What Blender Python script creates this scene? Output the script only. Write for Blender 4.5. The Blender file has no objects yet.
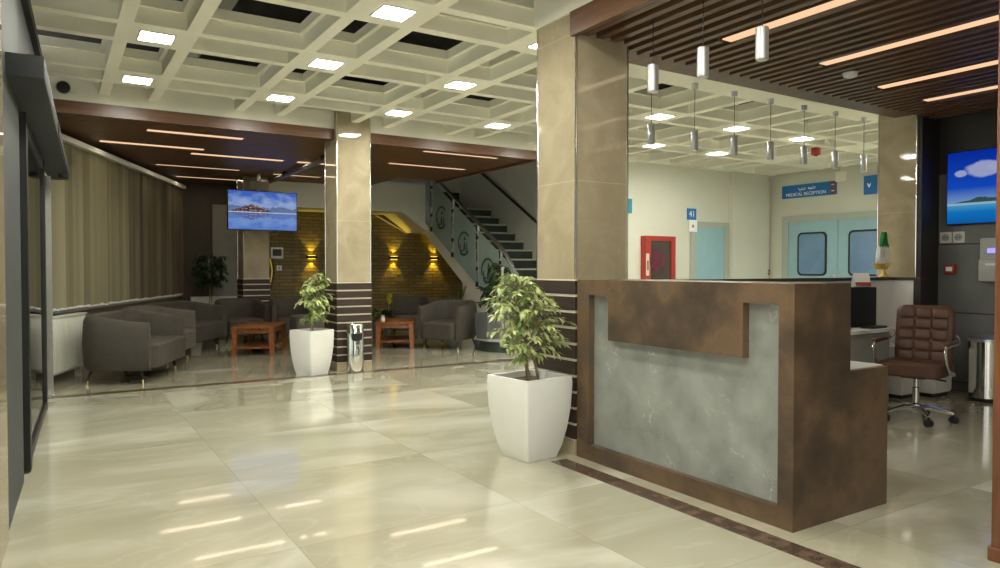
import bpy, bmesh, math, random
from mathutils import Vector, Matrix, Euler
from math import radians as rad, sin, cos, pi
random.seed(7)
sc = bpy.context.scene
COL = sc.collection

# ------------------------------------------------------------------ materials
def mat(name, color, rough=0.5, metal=0.0, var=0.0, scale=6.0, bump=0.0, spec=0.5, coat=0.0, stretch=(1, 1, 1), color2=None):
    m = bpy.data.materials.new(name); m.use_nodes = True
    nt = m.node_tree; b = nt.nodes['Principled BSDF']
    b.inputs['Base Color'].default_value = (*color, 1)
    b.inputs['Roughness'].default_value = rough
    b.inputs['Metallic'].default_value = metal
    b.inputs['Specular IOR Level'].default_value = spec
    b.inputs['Coat Weight'].default_value = coat
    if var > 0 or bump > 0 or color2:
        tc = nt.nodes.new('ShaderNodeTexCoord'); mp = nt.nodes.new('ShaderNodeMapping')
        mp.inputs['Scale'].default_value = stretch
        nt.links.new(tc.outputs['Object'], mp.inputs['Vector'])
        n = nt.nodes.new('ShaderNodeTexNoise'); n.inputs['Scale'].default_value = scale; n.inputs['Detail'].default_value = 5
        nt.links.new(mp.outputs['Vector'], n.inputs['Vector'])
        r = nt.nodes.new('ShaderNodeValToRGB')
        c2 = color2 or tuple(max(0, c * (1 - var)) for c in color)
        c1 = color if color2 else tuple(min(1, c * (1 + var)) for c in color)
        r.color_ramp.elements[0].color = (*c2, 1); r.color_ramp.elements[0].position = .32
        r.color_ramp.elements[1].color = (*c1, 1); r.color_ramp.elements[1].position = .68
        nt.links.new(n.outputs['Fac'], r.inputs['Fac']); nt.links.new(r.outputs['Color'], b.inputs['Base Color'])
        if bump > 0:
            bp = nt.nodes.new('ShaderNodeBump'); bp.inputs['Strength'].default_value = bump; bp.inputs['Distance'].default_value = .01
            nt.links.new(n.outputs['Fac'], bp.inputs['Height']); nt.links.new(bp.outputs['Normal'], b.inputs['Normal'])
    return m

def emit(name, color, strength):
    m = bpy.data.materials.new(name); m.use_nodes = True
    nt = m.node_tree; nt.nodes.clear()
    e = nt.nodes.new('ShaderNodeEmission'); e.inputs['Color'].default_value = (*color, 1); e.inputs['Strength'].default_value = strength
    o = nt.nodes.new('ShaderNodeOutputMaterial'); nt.links.new(e.outputs[0], o.inputs['Surface'])
    return m

class NG:
    """tiny node-graph helper"""
    def __init__(s, m): s.nt = m.node_tree
    def n(s, t, **k):
        x = s.nt.nodes.new(t)
        for a, v in k.items(): setattr(x, a, v)
        return x
    def l(s, a, b): s.nt.links.new(a, b)
    def math(s, op, a, b=0.0, c=None):
        x = s.n('ShaderNodeMath', operation=op)
        for i, v in enumerate((a, b) if c is None else (a, b, c)):
            if isinstance(v, (int, float)): x.inputs[i].default_value = v
            else: s.l(v, x.inputs[i])
        return x.outputs[0]
    def mix(s, f, a, b):
        x = s.n('ShaderNodeMix', data_type='RGBA')
        for sock, v in ((x.inputs[0], f), (x.inputs[6], a), (x.inputs[7], b)):
            if isinstance(v, (int, float)): sock.default_value = v
            elif isinstance(v, tuple): sock.default_value = (*v, 1)
            else: s.l(v, sock)
        return x.outputs[2]
    def ramp(s, f, stops):
        r = s.n('ShaderNodeValToRGB'); e = r.color_ramp.elements
        while len(e) < len(stops): e.new(.5)
        for i, (p, c) in enumerate(stops): e[i].position = p; e[i].color = (*c, 1)
        s.l(f, r.inputs['Fac']); return r.outputs['Color']

def marble_floor():
    m = bpy.data.materials.new('polished_marble_floor'); m.use_nodes = True
    g = NG(m); b = m.node_tree.nodes['Principled BSDF']
    geo = g.n('ShaderNodeNewGeometry'); sep = g.n('ShaderNodeSeparateXYZ'); g.l(geo.outputs['Position'], sep.inputs[0])
    T = 1.17
    u = g.math('DIVIDE', g.math('ADD', sep.outputs[0], -0.92 + 20 * T), T); v = g.math('DIVIDE', g.math('ADD', sep.outputs[1], 0.35 + 20 * T), T)
    fu = g.math('FRACT', u); fv = g.math('FRACT', v)
    tile = g.n('ShaderNodeCombineXYZ'); g.l(g.math('FLOOR', u), tile.inputs[0]); g.l(g.math('FLOOR', v), tile.inputs[1])
    wn = g.n('ShaderNodeTexWhiteNoise'); wn.noise_dimensions = '3D'; g.l(tile.outputs[0], wn.inputs['Vector'])
    off = g.n('ShaderNodeVectorMath', operation='SCALE'); g.l(wn.outputs['Color'], off.inputs[0]); off.inputs['Scale'].default_value = 13
    add = g.n('ShaderNodeVectorMath', operation='ADD'); g.l(geo.outputs['Position'], add.inputs[0]); g.l(off.outputs[0], add.inputs[1])
    mp = g.n('ShaderNodeMapping'); mp.inputs['Scale'].default_value = (.45, .9, 1); mp.inputs['Rotation'].default_value = (0, 0, .35); g.l(add.outputs[0], mp.inputs[0])
    n1 = g.n('ShaderNodeTexNoise'); n1.inputs['Scale'].default_value = 1.1; n1.inputs['Detail'].default_value = 7; n1.inputs['Distortion'].default_value = 1.2; g.l(mp.outputs[0], n1.inputs['Vector'])
    base = g.ramp(n1.outputs['Fac'], [(.3, (.37, .345, .245)), (.5, (.44, .415, .31)), (.7, (.64, .61, .51))])  # marble tones; palest patches whitened to stand in for floor reflections
    n2 = g.n('ShaderNodeTexNoise'); n2.inputs['Scale'].default_value = 1.3; n2.inputs['Detail'].default_value = 5; n2.inputs['Distortion'].default_value = 2.2; g.l(mp.outputs[0], n2.inputs['Vector'])
    vein = g.math('SUBTRACT', 1, g.math('MULTIPLY', g.math('ABSOLUTE', g.math('SUBTRACT', n2.outputs['Fac'], .5)), 42)); vein = g.math('MAXIMUM', vein, 0)
    c = g.mix(g.math('MULTIPLY', vein, .16), base, (.66, .63, .53))
    # joints
    eu = g.math('MINIMUM', fu, g.math('SUBTRACT', 1, fu)); ev = g.math('MINIMUM', fv, g.math('SUBTRACT', 1, fv))
    joint = g.math('LESS_THAN', g.math('MINIMUM', eu, ev), .0022)
    c = g.mix(g.math('MULTIPLY', joint, .45), c, (.25, .22, .15))
    g.l(c, b.inputs['Base Color'])
    b.inputs['Roughness'].default_value = .14; b.inputs['IOR'].default_value = 1.6; b.inputs['Coat Weight'].default_value = .5; b.inputs['Coat Roughness'].default_value = .035; b.inputs['Coat IOR'].default_value = 1.6
    return m

def column_marble():
    m = bpy.data.materials.new('beige_polished_marble'); m.use_nodes = True
    g = NG(m); b = m.node_tree.nodes['Principled BSDF']
    geo = g.n('ShaderNodeNewGeometry'); sep = g.n('ShaderNodeSeparateXYZ'); g.l(geo.outputs['Position'], sep.inputs[0])
    n1 = g.n('ShaderNodeTexNoise'); n1.inputs['Scale'].default_value = 2.2; n1.inputs['Detail'].default_value = 7; n1.inputs['Distortion'].default_value = 1.5; g.l(geo.outputs['Position'], n1.inputs['Vector'])
    base = g.ramp(n1.outputs['Fac'], [(.3, (.33, .275, .18)), (.5, (.385, .325, .215)), (.72, (.45, .385, .265))])
    n2 = g.n('ShaderNodeTexNoise'); n2.inputs['Scale'].default_value = 1.4; n2.inputs['Detail'].default_value = 4; n2.inputs['Distortion'].default_value = 2; g.l(geo.outputs['Position'], n2.inputs['Vector'])
    vein = g.math('MAXIMUM', g.math('SUBTRACT', 1, g.math('MULTIPLY', g.math('ABSOLUTE', g.math('SUBTRACT', n2.outputs['Fac'], .5)), 60)), 0)
    c = g.mix(g.math('MULTIPLY', vein, .13), base, (.60, .52, .37))
    fz = g.math('FRACT', g.math('DIVIDE', g.math('ADD', sep.outputs[2], .12), .98))
    j = g.math('LESS_THAN', fz, .004)
    c = g.mix(g.math('MULTIPLY', j, .5), c, (.7, .62, .46))
    g.l(c, b.inputs['Base Color']); b.inputs['Roughness'].default_value = .05
    return m

def rust_laminate():
    m = bpy.data.materials.new('rust_brown_laminate'); m.use_nodes = True
    g = NG(m); b = m.node_tree.nodes['Principled BSDF']
    tc = g.n('ShaderNodeNewGeometry')
    n1 = g.n('ShaderNodeTexNoise'); n1.inputs['Scale'].default_value = 2.6; n1.inputs['Detail'].default_value = 6; n1.inputs['Roughness'].default_value = .6; g.l(tc.outputs['Position'], n1.inputs['Vector'])
    c = g.ramp(n1.outputs['Fac'], [(.3, (.035, .024, .016)), (.44, (.080, .053, .034)), (.56, (.155, .094, .05)), (.68, (.098, .075, .056)), (.8, (.15, .12, .092))])
    n2 = g.n('ShaderNodeTexNoise'); n2.inputs['Scale'].default_value = 60; n2.inputs['Detail'].default_value = 3; g.l(tc.outputs['Position'], n2.inputs['Vector'])
    c2 = g.mix(g.math('MULTIPLY', n2.outputs['Fac'], .35), c, (.05, .035, .022))
    g.l(c2, b.inputs['Base Color']); b.inputs['Roughness'].default_value = .42
    return m

def grey_marble():
    m = bpy.data.materials.new('grey_veined_marble'); m.use_nodes = True
    g = NG(m); b = m.node_tree.nodes['Principled BSDF']
    geo = g.n('ShaderNodeNewGeometry')
    n1 = g.n('ShaderNodeTexNoise'); n1.inputs['Scale'].default_value = 5; n1.inputs['Detail'].default_value = 8; g.l(geo.outputs['Position'], n1.inputs['Vector'])
    c = g.ramp(n1.outputs['Fac'], [(.3, (.185, .195, .175)), (.7, (.30, .31, .285))])
    n2 = g.n('ShaderNodeTexNoise'); n2.inputs['Scale'].default_value = 3.4; n2.inputs['Detail'].default_value = 5; n2.inputs['Distortion'].default_value = 1.6; g.l(geo.outputs['Position'], n2.inputs['Vector'])
    v = g.math('MAXIMUM', g.math('SUBTRACT', 1, g.math('MULTIPLY', g.math('ABSOLUTE', g.math('SUBTRACT', n2.outputs['Fac'], .5)), 130)), 0)
    n3 = g.n('ShaderNodeTexNoise'); n3.inputs['Scale'].default_value = 6; g.l(geo.outputs['Position'], n3.inputs['Vector'])
    v = g.math('MULTIPLY', v, g.math('MULTIPLY', g.math('MAXIMUM', g.math('SUBTRACT', n3.outputs['Fac'], .48), 0), 3))
    c = g.mix(v, c, (.62, .63, .6))
    g.l(c, b.inputs['Base Color']); b.inputs['Roughness'].default_value = .35
    return m

def stone_cladding():
    m = bpy.data.materials.new('split_stone_cladding'); m.use_nodes = True
    g = NG(m); b = m.node_tree.nodes['Principled BSDF']
    geo = g.n('ShaderNodeNewGeometry'); sep = g.n('ShaderNodeSeparateXYZ'); g.l(geo.outputs['Position'], sep.inputs[0])
    cb = g.n('ShaderNodeCombineXYZ'); g.l(sep.outputs[0], cb.inputs[0]); g.l(sep.outputs[2], cb.inputs[1])
    br = g.n('ShaderNodeTexBrick'); br.inputs['Scale'].default_value = 1; br.inputs['Brick Width'].default_value = .42; br.inputs['Row Height'].default_value = .07
    br.inputs['Mortar Size'].default_value = .006; br.offset = .37
    br.inputs['Color1'].default_value = (.21, .165, .08, 1); br.inputs['Color2'].default_value = (.34, .275, .145, 1); br.inputs['Mortar'].default_value = (.06, .045, .02, 1)
    g.l(cb.outputs[0], br.inputs['Vector'])
    n = g.n('ShaderNodeTexNoise'); n.inputs['Scale'].default_value = 9; n.inputs['Detail'].default_value = 6; g.l(geo.outputs['Position'], n.inputs['Vector'])
    c = g.mix(g.math('MULTIPLY', n.outputs['Fac'], .8), br.outputs['Color'], (.13, .09, .035))
    g.l(c, b.inputs['Base Color']); b.inputs['Roughness'].default_value = .8
    bp = g.n('ShaderNodeBump'); bp.inputs['Strength'].default_value = .9; bp.inputs['Distance'].default_value = .03
    h = g.math('ADD', g.math('MULTIPLY', br.outputs['Fac'], -.7), n.outputs['Fac']); g.l(h, bp.inputs['Height']); g.l(bp.outputs['Normal'], b.inputs['Normal'])
    return m

def screen_lake():
    m = bpy.data.materials.new('screen_lake_view'); m.use_nodes = True; m.node_tree.nodes.clear()
    g = NG(m); tc = g.n('ShaderNodeTexCoord'); sep = g.n('ShaderNodeSeparateXYZ'); g.l(tc.outputs['UV'], sep.inputs[0])
    u, v = sep.outputs[0], sep.outputs[1]
    vm = g.math('ABSOLUTE', g.math('SUBTRACT', v, .45))
    mp = g.n('ShaderNodeCombineXYZ'); g.l(g.math('MULTIPLY', u, 3), mp.inputs[0]); g.l(g.math('MULTIPLY', vm, 3), mp.inputs[1])
    n = g.n('ShaderNodeTexNoise'); n.inputs['Scale'].default_value = 1.7; n.inputs['Detail'].default_value = 5; g.l(mp.outputs[0], n.inputs['Vector'])
    sky = g.ramp(g.math('ADD', g.math('MULTIPLY', vm, .55), g.math('MULTIPLY', n.outputs['Fac'], .55)), [(.25, (.62, .74, 1)), (.42, (.34, .50, .95)), (.55, (.08, .20, .75))])
    nu = g.n('ShaderNodeTexNoise'); nu.noise_dimensions = '1D'; nu.inputs['Scale'].default_value = 6; nu.inputs['Detail'].default_value = 5; g.l(u, nu.inputs['W'])
    hill = g.math('ADD', .02, g.math('MULTIPLY', nu.outputs['Fac'], .24))
    far = g.math('LESS_THAN', vm, g.math('MULTIPLY', hill, 1.05))
    c = g.mix(g.math('MULTIPLY', far, .8), sky, (.12, .19, .42))
    du = g.math('ABSOLUTE', g.math('SUBTRACT', u, .33)); isl = g.math('SUBTRACT', .22, g.math('MULTIPLY', du, .62))
    nn = g.n('ShaderNodeTexNoise'); nn.inputs['Scale'].default_value = 9; g.l(mp.outputs[0], nn.inputs['Vector'])
    isl = g.math('LESS_THAN', vm, g.math('MULTIPLY', isl, g.math('ADD', .45, nn.outputs['Fac'])))
    c = g.mix(isl, c, g.ramp(nn.outputs['Fac'], [(.35, (.02, .04, .14)), (.52, (.10, .07, .10)), (.62, (.62, .36, .16))]))
    water = g.math('LESS_THAN', v, .45)
    c = g.mix(g.math('MULTIPLY', water, .55), c, (.15, .33, .92))
    shore = g.math('LESS_THAN', g.math('ABSOLUTE', g.math('SUBTRACT', v, .452)), .012)
    c = g.mix(shore, c, (.75, .83, 1))
    e = g.n('ShaderNodeEmission'); g.l(c, e.inputs[0]); e.inputs[1].default_value = SCREEN
    o = g.n('ShaderNodeOutputMaterial'); g.l(e.outputs[0], o.inputs[0])
    return m

def screen_sea():
    m = bpy.data.materials.new('screen_sea_view'); m.use_nodes = True; m.node_tree.nodes.clear()
    g = NG(m); tc = g.n('ShaderNodeTexCoord'); sep = g.n('ShaderNodeSeparateXYZ'); g.l(tc.outputs['UV'], sep.inputs[0])
    u, v = sep.outputs[0], sep.outputs[1]
    c = g.ramp(v, [(0, (.005, .16, .62)), (.16, (.01, .26, .78)), (.26, (.10, .50, .85)), (.30, (.25, .45, .85)), (.5, (.01, .10, .75)), (1, (.004, .035, .50))])
    nu = g.n('ShaderNodeTexNoise'); nu.noise_dimensions = '1D'; nu.inputs['Scale'].default_value = 7; nu.inputs['Detail'].default_value = 5; g.l(u, nu.inputs['W'])
    hill = g.math('ADD', .27, g.math('MULTIPLY', g.math('MULTIPLY', nu.outputs['Fac'], .15), g.math('MINIMUM', 1, g.math('MULTIPLY', u, 4))))
    isl = g.math('MULTIPLY', g.math('LESS_THAN', v, hill), g.math('GREATER_THAN', v, .285))
    c = g.mix(isl, c, (.05, .12, .13))
    sand = g.math('LESS_THAN', g.math('ABSOLUTE', g.math('SUBTRACT', v, .27)), .016)
    c = g.mix(g.math('MULTIPLY', sand, .7), c, (.55, .75, .85))
    n = g.n('ShaderNodeTexNoise'); n.inputs['Scale'].default_value = 9; n.inputs['Detail'].default_value = 5; g.l(tc.outputs['UV'], n.inputs['Vector'])
    for cu, cv, ru, rv in ((.26, .74, .14, .12), (.38, .755, .10, .06), (.10, .70, .05, .05), (.42, .60, .07, .03), (.63, .65, .08, .05), (.84, .80, .12, .09)):
        d = g.math('ADD', g.math('POWER', g.math('DIVIDE', g.math('SUBTRACT', u, cu), ru), 2), g.math('POWER', g.math('DIVIDE', g.math('SUBTRACT', v, cv), rv), 2))
        f = g.math('MINIMUM', g.math('MAXIMUM', g.math('MULTIPLY', g.math('SUBTRACT', g.math('ADD', .55, n.outputs['Fac']), d), 2.2), 0), .9)
        c = g.mix(f, c, (.55, .60, .92))
    e = g.n('ShaderNodeEmission'); g.l(c, e.inputs[0]); e.inputs[1].default_value = SCREEN
    o = g.n('ShaderNodeOutputMaterial'); g.l(e.outputs[0], o.inputs[0])
    return m

EXPO = 0.7
PANEL = 75.0
STRIP = .62
SCREEN = 0.36

M = dict(
    floor=marble_floor(), colm=column_marble(), rust=rust_laminate(), gmarble=grey_marble(), stone=stone_cladding(),
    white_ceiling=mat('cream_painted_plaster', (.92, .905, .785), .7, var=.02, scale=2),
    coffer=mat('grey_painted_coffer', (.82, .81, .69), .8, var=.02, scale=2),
    plenum=mat('dark_plenum', (.06, .058, .05), .9, var=.2),
    wall=mat('cream_wall_paint', (.62, .625, .53), .6, var=.02, scale=1.5),
    wall_white=mat('off_white_wall_paint', (.80, .79, .70), .6, var=.02, scale=1.5),
    wood_dark=mat('dark_walnut', (.11, .056, .03), .4, var=.35, scale=5, stretch=(8, .6, 8)),
    wood_darkx=mat('dark_walnut_lengthwise', (.14, .068, .034), .4, var=.35, scale=5, stretch=(.6, 8, 8)),
    wood_fascia=mat('brown_fascia_wood', (.125, .058, .028), .35, var=.25, scale=4, stretch=(.6, .6, 9)),
    soffit_back=mat('soffit_backing_black_brown', (.012, .008, .006), .9, var=.2),
    slat=mat('column_base_board', (.034, .019, .013), .55, var=.3, scale=7, stretch=(.5, .5, 9)),
    groove=mat('pale_groove_strip', (.66, .60, .47), .4, var=.05),
    chrome=mat('chrome', (.78, .78, .76), .12, 1.0, var=.02),
    steel=mat('brushed_steel', (.62, .62, .6), .3, 1.0, var=.05, scale=30),
    alu=mat('satin_aluminium', (.52, .53, .55), .38, .8, var=.04, scale=20),
    dark_metal=mat('dark_grey_door_metal', (.022, .025, .027), .6, .0, var=.06),
    jamb=mat('grey_green_frame_paint', (.04, .047, .046), .6, .0, var=.05),
    black=mat('black_plastic', (.012, .012, .013), .4, var=.2),
    rubber=mat('black_rubber', (.015, .016, .018), .6, var=.2),
    stripe=mat('brown_marble_stripe', (.10, .066, .046), .12, var=.45, scale=14),
    sofa=mat('grey_brown_velvet', (.066, .057, .045), .85, var=.12, scale=9),
    sofa_light=mat('mid_grey_velvet', (.11, .10, .08), .85, var=.1, scale=9),
    leg=mat('black_leg_metal', (.015, .013, .012), .4, .5, var=.1),
    brass=mat('polished_brass', (.78, .62, .32), .2, 1.0, var=.05),
    table=mat('reddish_brown_wood', (.25, .085, .022), .3, var=.35, scale=6, stretch=(3, 3, 3)),
    pot=mat('white_glazed_planter', (.80, .80, .76), .35, var=.015),
    pot_grey=mat('slate_grey_planter', (.10, .105, .115), .5, var=.08),
    soil=mat('potting_soil', (.10, .075, .05), .95, var=.5, scale=40, bump=.6),
    leaf=mat('variegated_leaf', (.56, .60, .27), .45, color2=(.15, .24, .05), scale=14),
    leaf_dark=mat('dark_green_leaf', (.035, .07, .022), .4, color2=(.015, .035, .012), scale=12),
    leaf_olive=mat('olive_leaf', (.10, .12, .045), .45, color2=(.03, .05, .02), scale=12),
    bark=mat('thin_bark', (.22, .17, .10), .8, var=.3, scale=30),
    flower=mat('yellow_petals', (.65, .55, .03), .5, var=.1),
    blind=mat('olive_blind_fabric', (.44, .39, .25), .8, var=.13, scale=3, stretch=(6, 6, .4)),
    blind_shaded=mat('shaded_blind_fabric', (.27, .225, .15), .8, var=.16, scale=3, stretch=(6, 6, .4)),
    radiator=mat('white_radiator_enamel', (.72, .72, .64), .4, var=.02),
    darkwall=mat('dark_brown_wall_panel', (.055, .042, .028), .6, var=.15),
    greypanel=mat('grey_wall_panel', (.22, .22, .20), .6, var=.08),
    tile=mat('dark_grey_wall_tile', (.14, .143, .135), .4, var=.14, scale=3),
    tile_top=mat('unlit_tile_and_dark_trim', (.022, .018, .015), .5, var=.2, scale=3),  # near-black colour for the unlit upper tiles; dark trim shares it
    desk_white=mat('white_laminate', (.78, .78, .75), .3, var=.01),
    desk_grey=mat('grey_laminate', (.33, .33, .30), .45, var=.03),
    leather=mat('brown_leather', (.085, .036, .02), .5, var=.18, scale=8),
    seam=mat('dark_seam', (.03, .015, .01), .6, var=.1),
    glass_frost=mat('frosted_green_glass', (.40, .52, .48), .25, var=.05),
    etch=mat('dark_green_decal', (.02, .055, .045), .5, var=.1),
    teal=mat('teal_door_laminate', (.29, .47, .52), .4, var=.03),
    doorframe=mat('grey_green_door_frame', (.38, .42, .36), .4, var=.03),
    red=mat('red_enamel', (.35, .03, .02), .4, var=.1),
    maroon=mat('maroon_panel', (.12, .02, .02), .5, var=.1),
    sign_blue=mat('blue_sign', (.015, .16, .46), .4, var=.03),
    ink_white=mat('white_lettering', (.85, .87, .88), .5, var=.01),
    ink_dark=mat('dark_lettering', (.03, .03, .03), .5, var=.01),
    paper=mat('white_paper', (.85, .85, .82), .6, var=.02),
    white_plastic=mat('white_plastic', (.75, .75, .72), .4, var=.02),
    grey_plastic=mat('pale_grey_plastic', (.38, .39, .38), .45, var=.03),
    door_pane=mat('blue_grey_door_pane', (.16, .27, .42), .12, var=.15, scale=2),
    post=mat('red_brown_post_wood', (.16, .06, .025), .4, var=.3, scale=5, stretch=(6, 6, .6)),
    green=mat('flag_green_cloth', (.02, .22, .06), .8, var=.1),
    white_cloth=mat('white_cloth', (.82, .82, .78), .85, var=.03),
    gold=mat('gold_fringe', (.62, .42, .10), .5, .3, var=.2),
    blue_obj=mat('blue_plastic', (.03, .08, .40), .4, var=.1),
    stair_dark=mat('dark_green_stone_riser', (.025, .038, .033), .3, var=.2),
    stair_tread=mat('pale_stone_tread', (.44, .43, .34), .3, var=.06),
    bottle=mat('clear_white_plastic', (.8, .82, .82), .15, var=.02),
)
M['panel_light'] = emit('panel_diffuser', (1, .985, .87), PANEL)
M['strip_light'] = emit('warm_strip', (1, .64, .38), STRIP)
M['sconce_light'] = emit('amber_sconce_glow', (1, .66, .04), 4)
M['cove_light'] = emit('amber_cove_strip', (1, .66, .10), .2)
M['lcd'] = emit('lcd_violet', (.35, .33, .9), .8)
M['lake'] = screen_lake(); M['sea'] = screen_sea()
def clear_glass(name='clear_door_glass', tint=(.86, .92, .90)):
    m = bpy.data.materials.new(name); m.use_nodes = True; m.node_tree.nodes.clear(); g = NG(m)
    n = g.n('ShaderNodeTexNoise'); n.inputs['Scale'].default_value = 2
    t2 = tuple(c * .95 for c in tint)
    tr = g.n('ShaderNodeBsdfTransparent'); g.l(g.ramp(n.outputs['Fac'], [(.3, t2), (.7, tint)]), tr.inputs[0])
    gl = g.n('ShaderNodeBsdfGlossy'); gl.inputs['Roughness'].default_value = .02
    fr = g.n('ShaderNodeFresnel'); fr.inputs['IOR'].default_value = 1.5
    mx = g.n('ShaderNodeMixShader'); g.l(fr.outputs[0], mx.inputs[0]); g.l(tr.outputs[0], mx.inputs[1]); g.l(gl.outputs[0], mx.inputs[2])
    o = g.n('ShaderNodeOutputMaterial'); g.l(mx.outputs[0], o.inputs[0]); return m
M['glass'] = clear_glass()
M['tinted'] = clear_glass('bronze_tinted_glass', (.30, .28, .22))
def translucent(m, f):
    g = NG(m); b = m.node_tree.nodes['Principled BSDF']; out = [n for n in m.node_tree.nodes if n.type == 'OUTPUT_MATERIAL'][0]
    tr = g.n('ShaderNodeBsdfTranslucent'); mx = g.n('ShaderNodeMixShader'); mx.inputs[0].default_value = f
    src = b.inputs['Base Color'].links[0].from_socket; g.l(src, tr.inputs['Color'])
    g.l(b.outputs[0], mx.inputs[1]); g.l(tr.outputs[0], mx.inputs[2]); g.l(mx.outputs[0], out.inputs['Surface'])
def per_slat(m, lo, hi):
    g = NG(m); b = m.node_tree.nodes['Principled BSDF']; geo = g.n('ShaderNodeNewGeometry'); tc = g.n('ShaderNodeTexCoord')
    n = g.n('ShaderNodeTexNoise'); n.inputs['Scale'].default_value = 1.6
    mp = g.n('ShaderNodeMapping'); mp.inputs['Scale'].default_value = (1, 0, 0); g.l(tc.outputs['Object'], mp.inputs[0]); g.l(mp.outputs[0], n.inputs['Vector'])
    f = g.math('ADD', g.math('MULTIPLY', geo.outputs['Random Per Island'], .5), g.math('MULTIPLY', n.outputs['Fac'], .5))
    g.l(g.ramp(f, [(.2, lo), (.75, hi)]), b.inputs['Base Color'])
per_slat(M['blind'], (.17, .15, .088), (.31, .28, .175)); per_slat(M['blind_shaded'], (.085, .068, .042), (.165, .138, .09))
translucent(M['blind'], .10); translucent(M['blind_shaded'], .05)
def railing_glass():
    m = bpy.data.materials.new('green_railing_glass'); m.use_nodes = True
    g = NG(m); b = m.node_tree.nodes['Principled BSDF']
    b.inputs['Base Color'].default_value = (.42, .56, .52, 1); b.inputs['Roughness'].default_value = .12; b.inputs['Alpha'].default_value = .72
    n = g.n('ShaderNodeTexNoise'); n.inputs['Scale'].default_value = 1.5
    g.l(g.ramp(n.outputs['Fac'], [(.3, (.38, .52, .48)), (.7, (.45, .60, .56))]), b.inputs['Base Color'])
    return m
M['glass_frost'] = railing_glass()

# ------------------------------------------------------------------ mesh helpers
class MB:
    def __init__(s): s.bm = bmesh.new()
    def box(s, x0, y0, z0, x1, y1, z1, mx=None, bev=0):
        r = bmesh.ops.create_cube(s.bm, size=1)
        vs = r['verts']
        c = Vector(((x0 + x1) / 2, (y0 + y1) / 2, (z0 + z1) / 2)); d = (abs(x1 - x0), abs(y1 - y0), abs(z1 - z0))
        for v in vs:
            v.co = Vector((v.co.x * d[0], v.co.y * d[1], v.co.z * d[2])) + c
        if bev > 0:
            es = list({e for v in vs for e in v.link_edges})
            rr = bmesh.ops.bevel(s.bm, geom=es, offset=bev, segments=3, profile=.5, affect='EDGES')
            vs = list({v for f in rr['faces'] for v in f.verts} | {v for v in vs if v.is_valid})
        if mx is not None:
            for v in vs: v.co = mx @ v.co
        return s
    def tube(s, pts, r, n=10, cap=True, radii=None):
        pts = [Vector(p) for p in pts]; rings = []
        up = Vector((0, 0, 1)); prev = None
        for i, p in enumerate(pts):
            t = (pts[min(i + 1, len(pts) - 1)] - pts[max(i - 1, 0)]).normalized()
            a = prev if prev is not None else (t.orthogonal())
            a = (a - t * a.dot(t)).normalized(); prev = a; b = t.cross(a)
            rr = radii[i] if radii else r
            rings.append([s.bm.verts.new(p + (a * cos(2 * pi * k / n) + b * sin(2 * pi * k / n)) * rr) for k in range(n)])
        for i in range(len(rings) - 1):
            for k in range(n): s.bm.faces.new((rings[i][k], rings[i][(k + 1) % n], rings[i + 1][(k + 1) % n], rings[i + 1][k]))
        if cap:
            s.bm.faces.new(rings[0][::-1]); s.bm.faces.new(rings[-1])
        return s
    def lathe(s, prof, c=(0, 0, 0), n=24, mx=None):
        rings = []
        for r, z in prof:
            ring = []
            for k in range(n):
                p = Vector((c[0] + max(r, 1e-4) * cos(2 * pi * k / n), c[1] + max(r, 1e-4) * sin(2 * pi * k / n), c[2] + z))
                ring.append(s.bm.verts.new(mx @ p if mx else p))
            rings.append(ring)
        for i in range(len(rings) - 1):
            for k in range(n): s.bm.faces.new((rings[i][k], rings[i][(k + 1) % n], rings[i + 1][(k + 1) % n], rings[i + 1][k]))
        s.bm.faces.new(rings[0][::-1]); s.bm.faces.new(rings[-1])
        return s
    def loft(s, rings, closed=True, cap=True):
        rr = [[s.bm.verts.new(p) for p in r] for r in rings]; n = len(rr[0])
        for i in range(len(rr) - 1):
            for k in range(n if closed else n - 1): s.bm.faces.new((rr[i][k], rr[i][(k + 1) % n], rr[i + 1][(k + 1) % n], rr[i + 1][k]))
        if cap:
            s.bm.faces.new(rr[0][::-1]); s.bm.faces.new(rr[-1])
        return s
    def prism(s, poly, fn):
        """poly: list of 2-D points; fn(p, t) -> 3-D point with t in (0, 1)"""
        a = [s.bm.verts.new(fn(p, 0)) for p in poly]; b = [s.bm.verts.new(fn(p, 1)) for p in poly]; n = len(poly)
        s.bm.faces.new(a[::-1]); s.bm.faces.new(b)
        for k in range(n): s.bm.faces.new((a[k], a[(k + 1) % n], b[(k + 1) % n], b[k]))
        return s
    def quad(s, *ps):
        s.bm.faces.new([s.bm.verts.new(p) for p in ps]); return s
    def build(s, name, m, parent=None, smooth=False, sub=0, uv=None, fix=True):
        if fix: bmesh.ops.recalc_face_normals(s.bm, faces=s.bm.faces)
        me = bpy.data.meshes.new(name)
        if uv:
            l = s.bm.loops.layers.uv.new('UVMap')
            for f in s.bm.faces:
                for lp in f.loops: lp[l].uv = uv(lp.vert.co)
        s.bm.to_mesh(me); s.bm.free()
        mats = m if isinstance(m, list) else [m]
        for x in mats: me.materials.append(x)
        if smooth:
            me.polygons.foreach_set('use_smooth', [True] * len(me.polygons))
            try: me.set_sharp_from_angle(angle=rad(40))
            except Exception: pass
        o = bpy.data.objects.new(name, me); COL.objects.link(o)
        if parent: o.parent = parent
        if sub:
            md = o.modifiers.new('smooth', 'SUBSURF'); md.levels = sub; md.render_levels = sub
        return o

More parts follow.
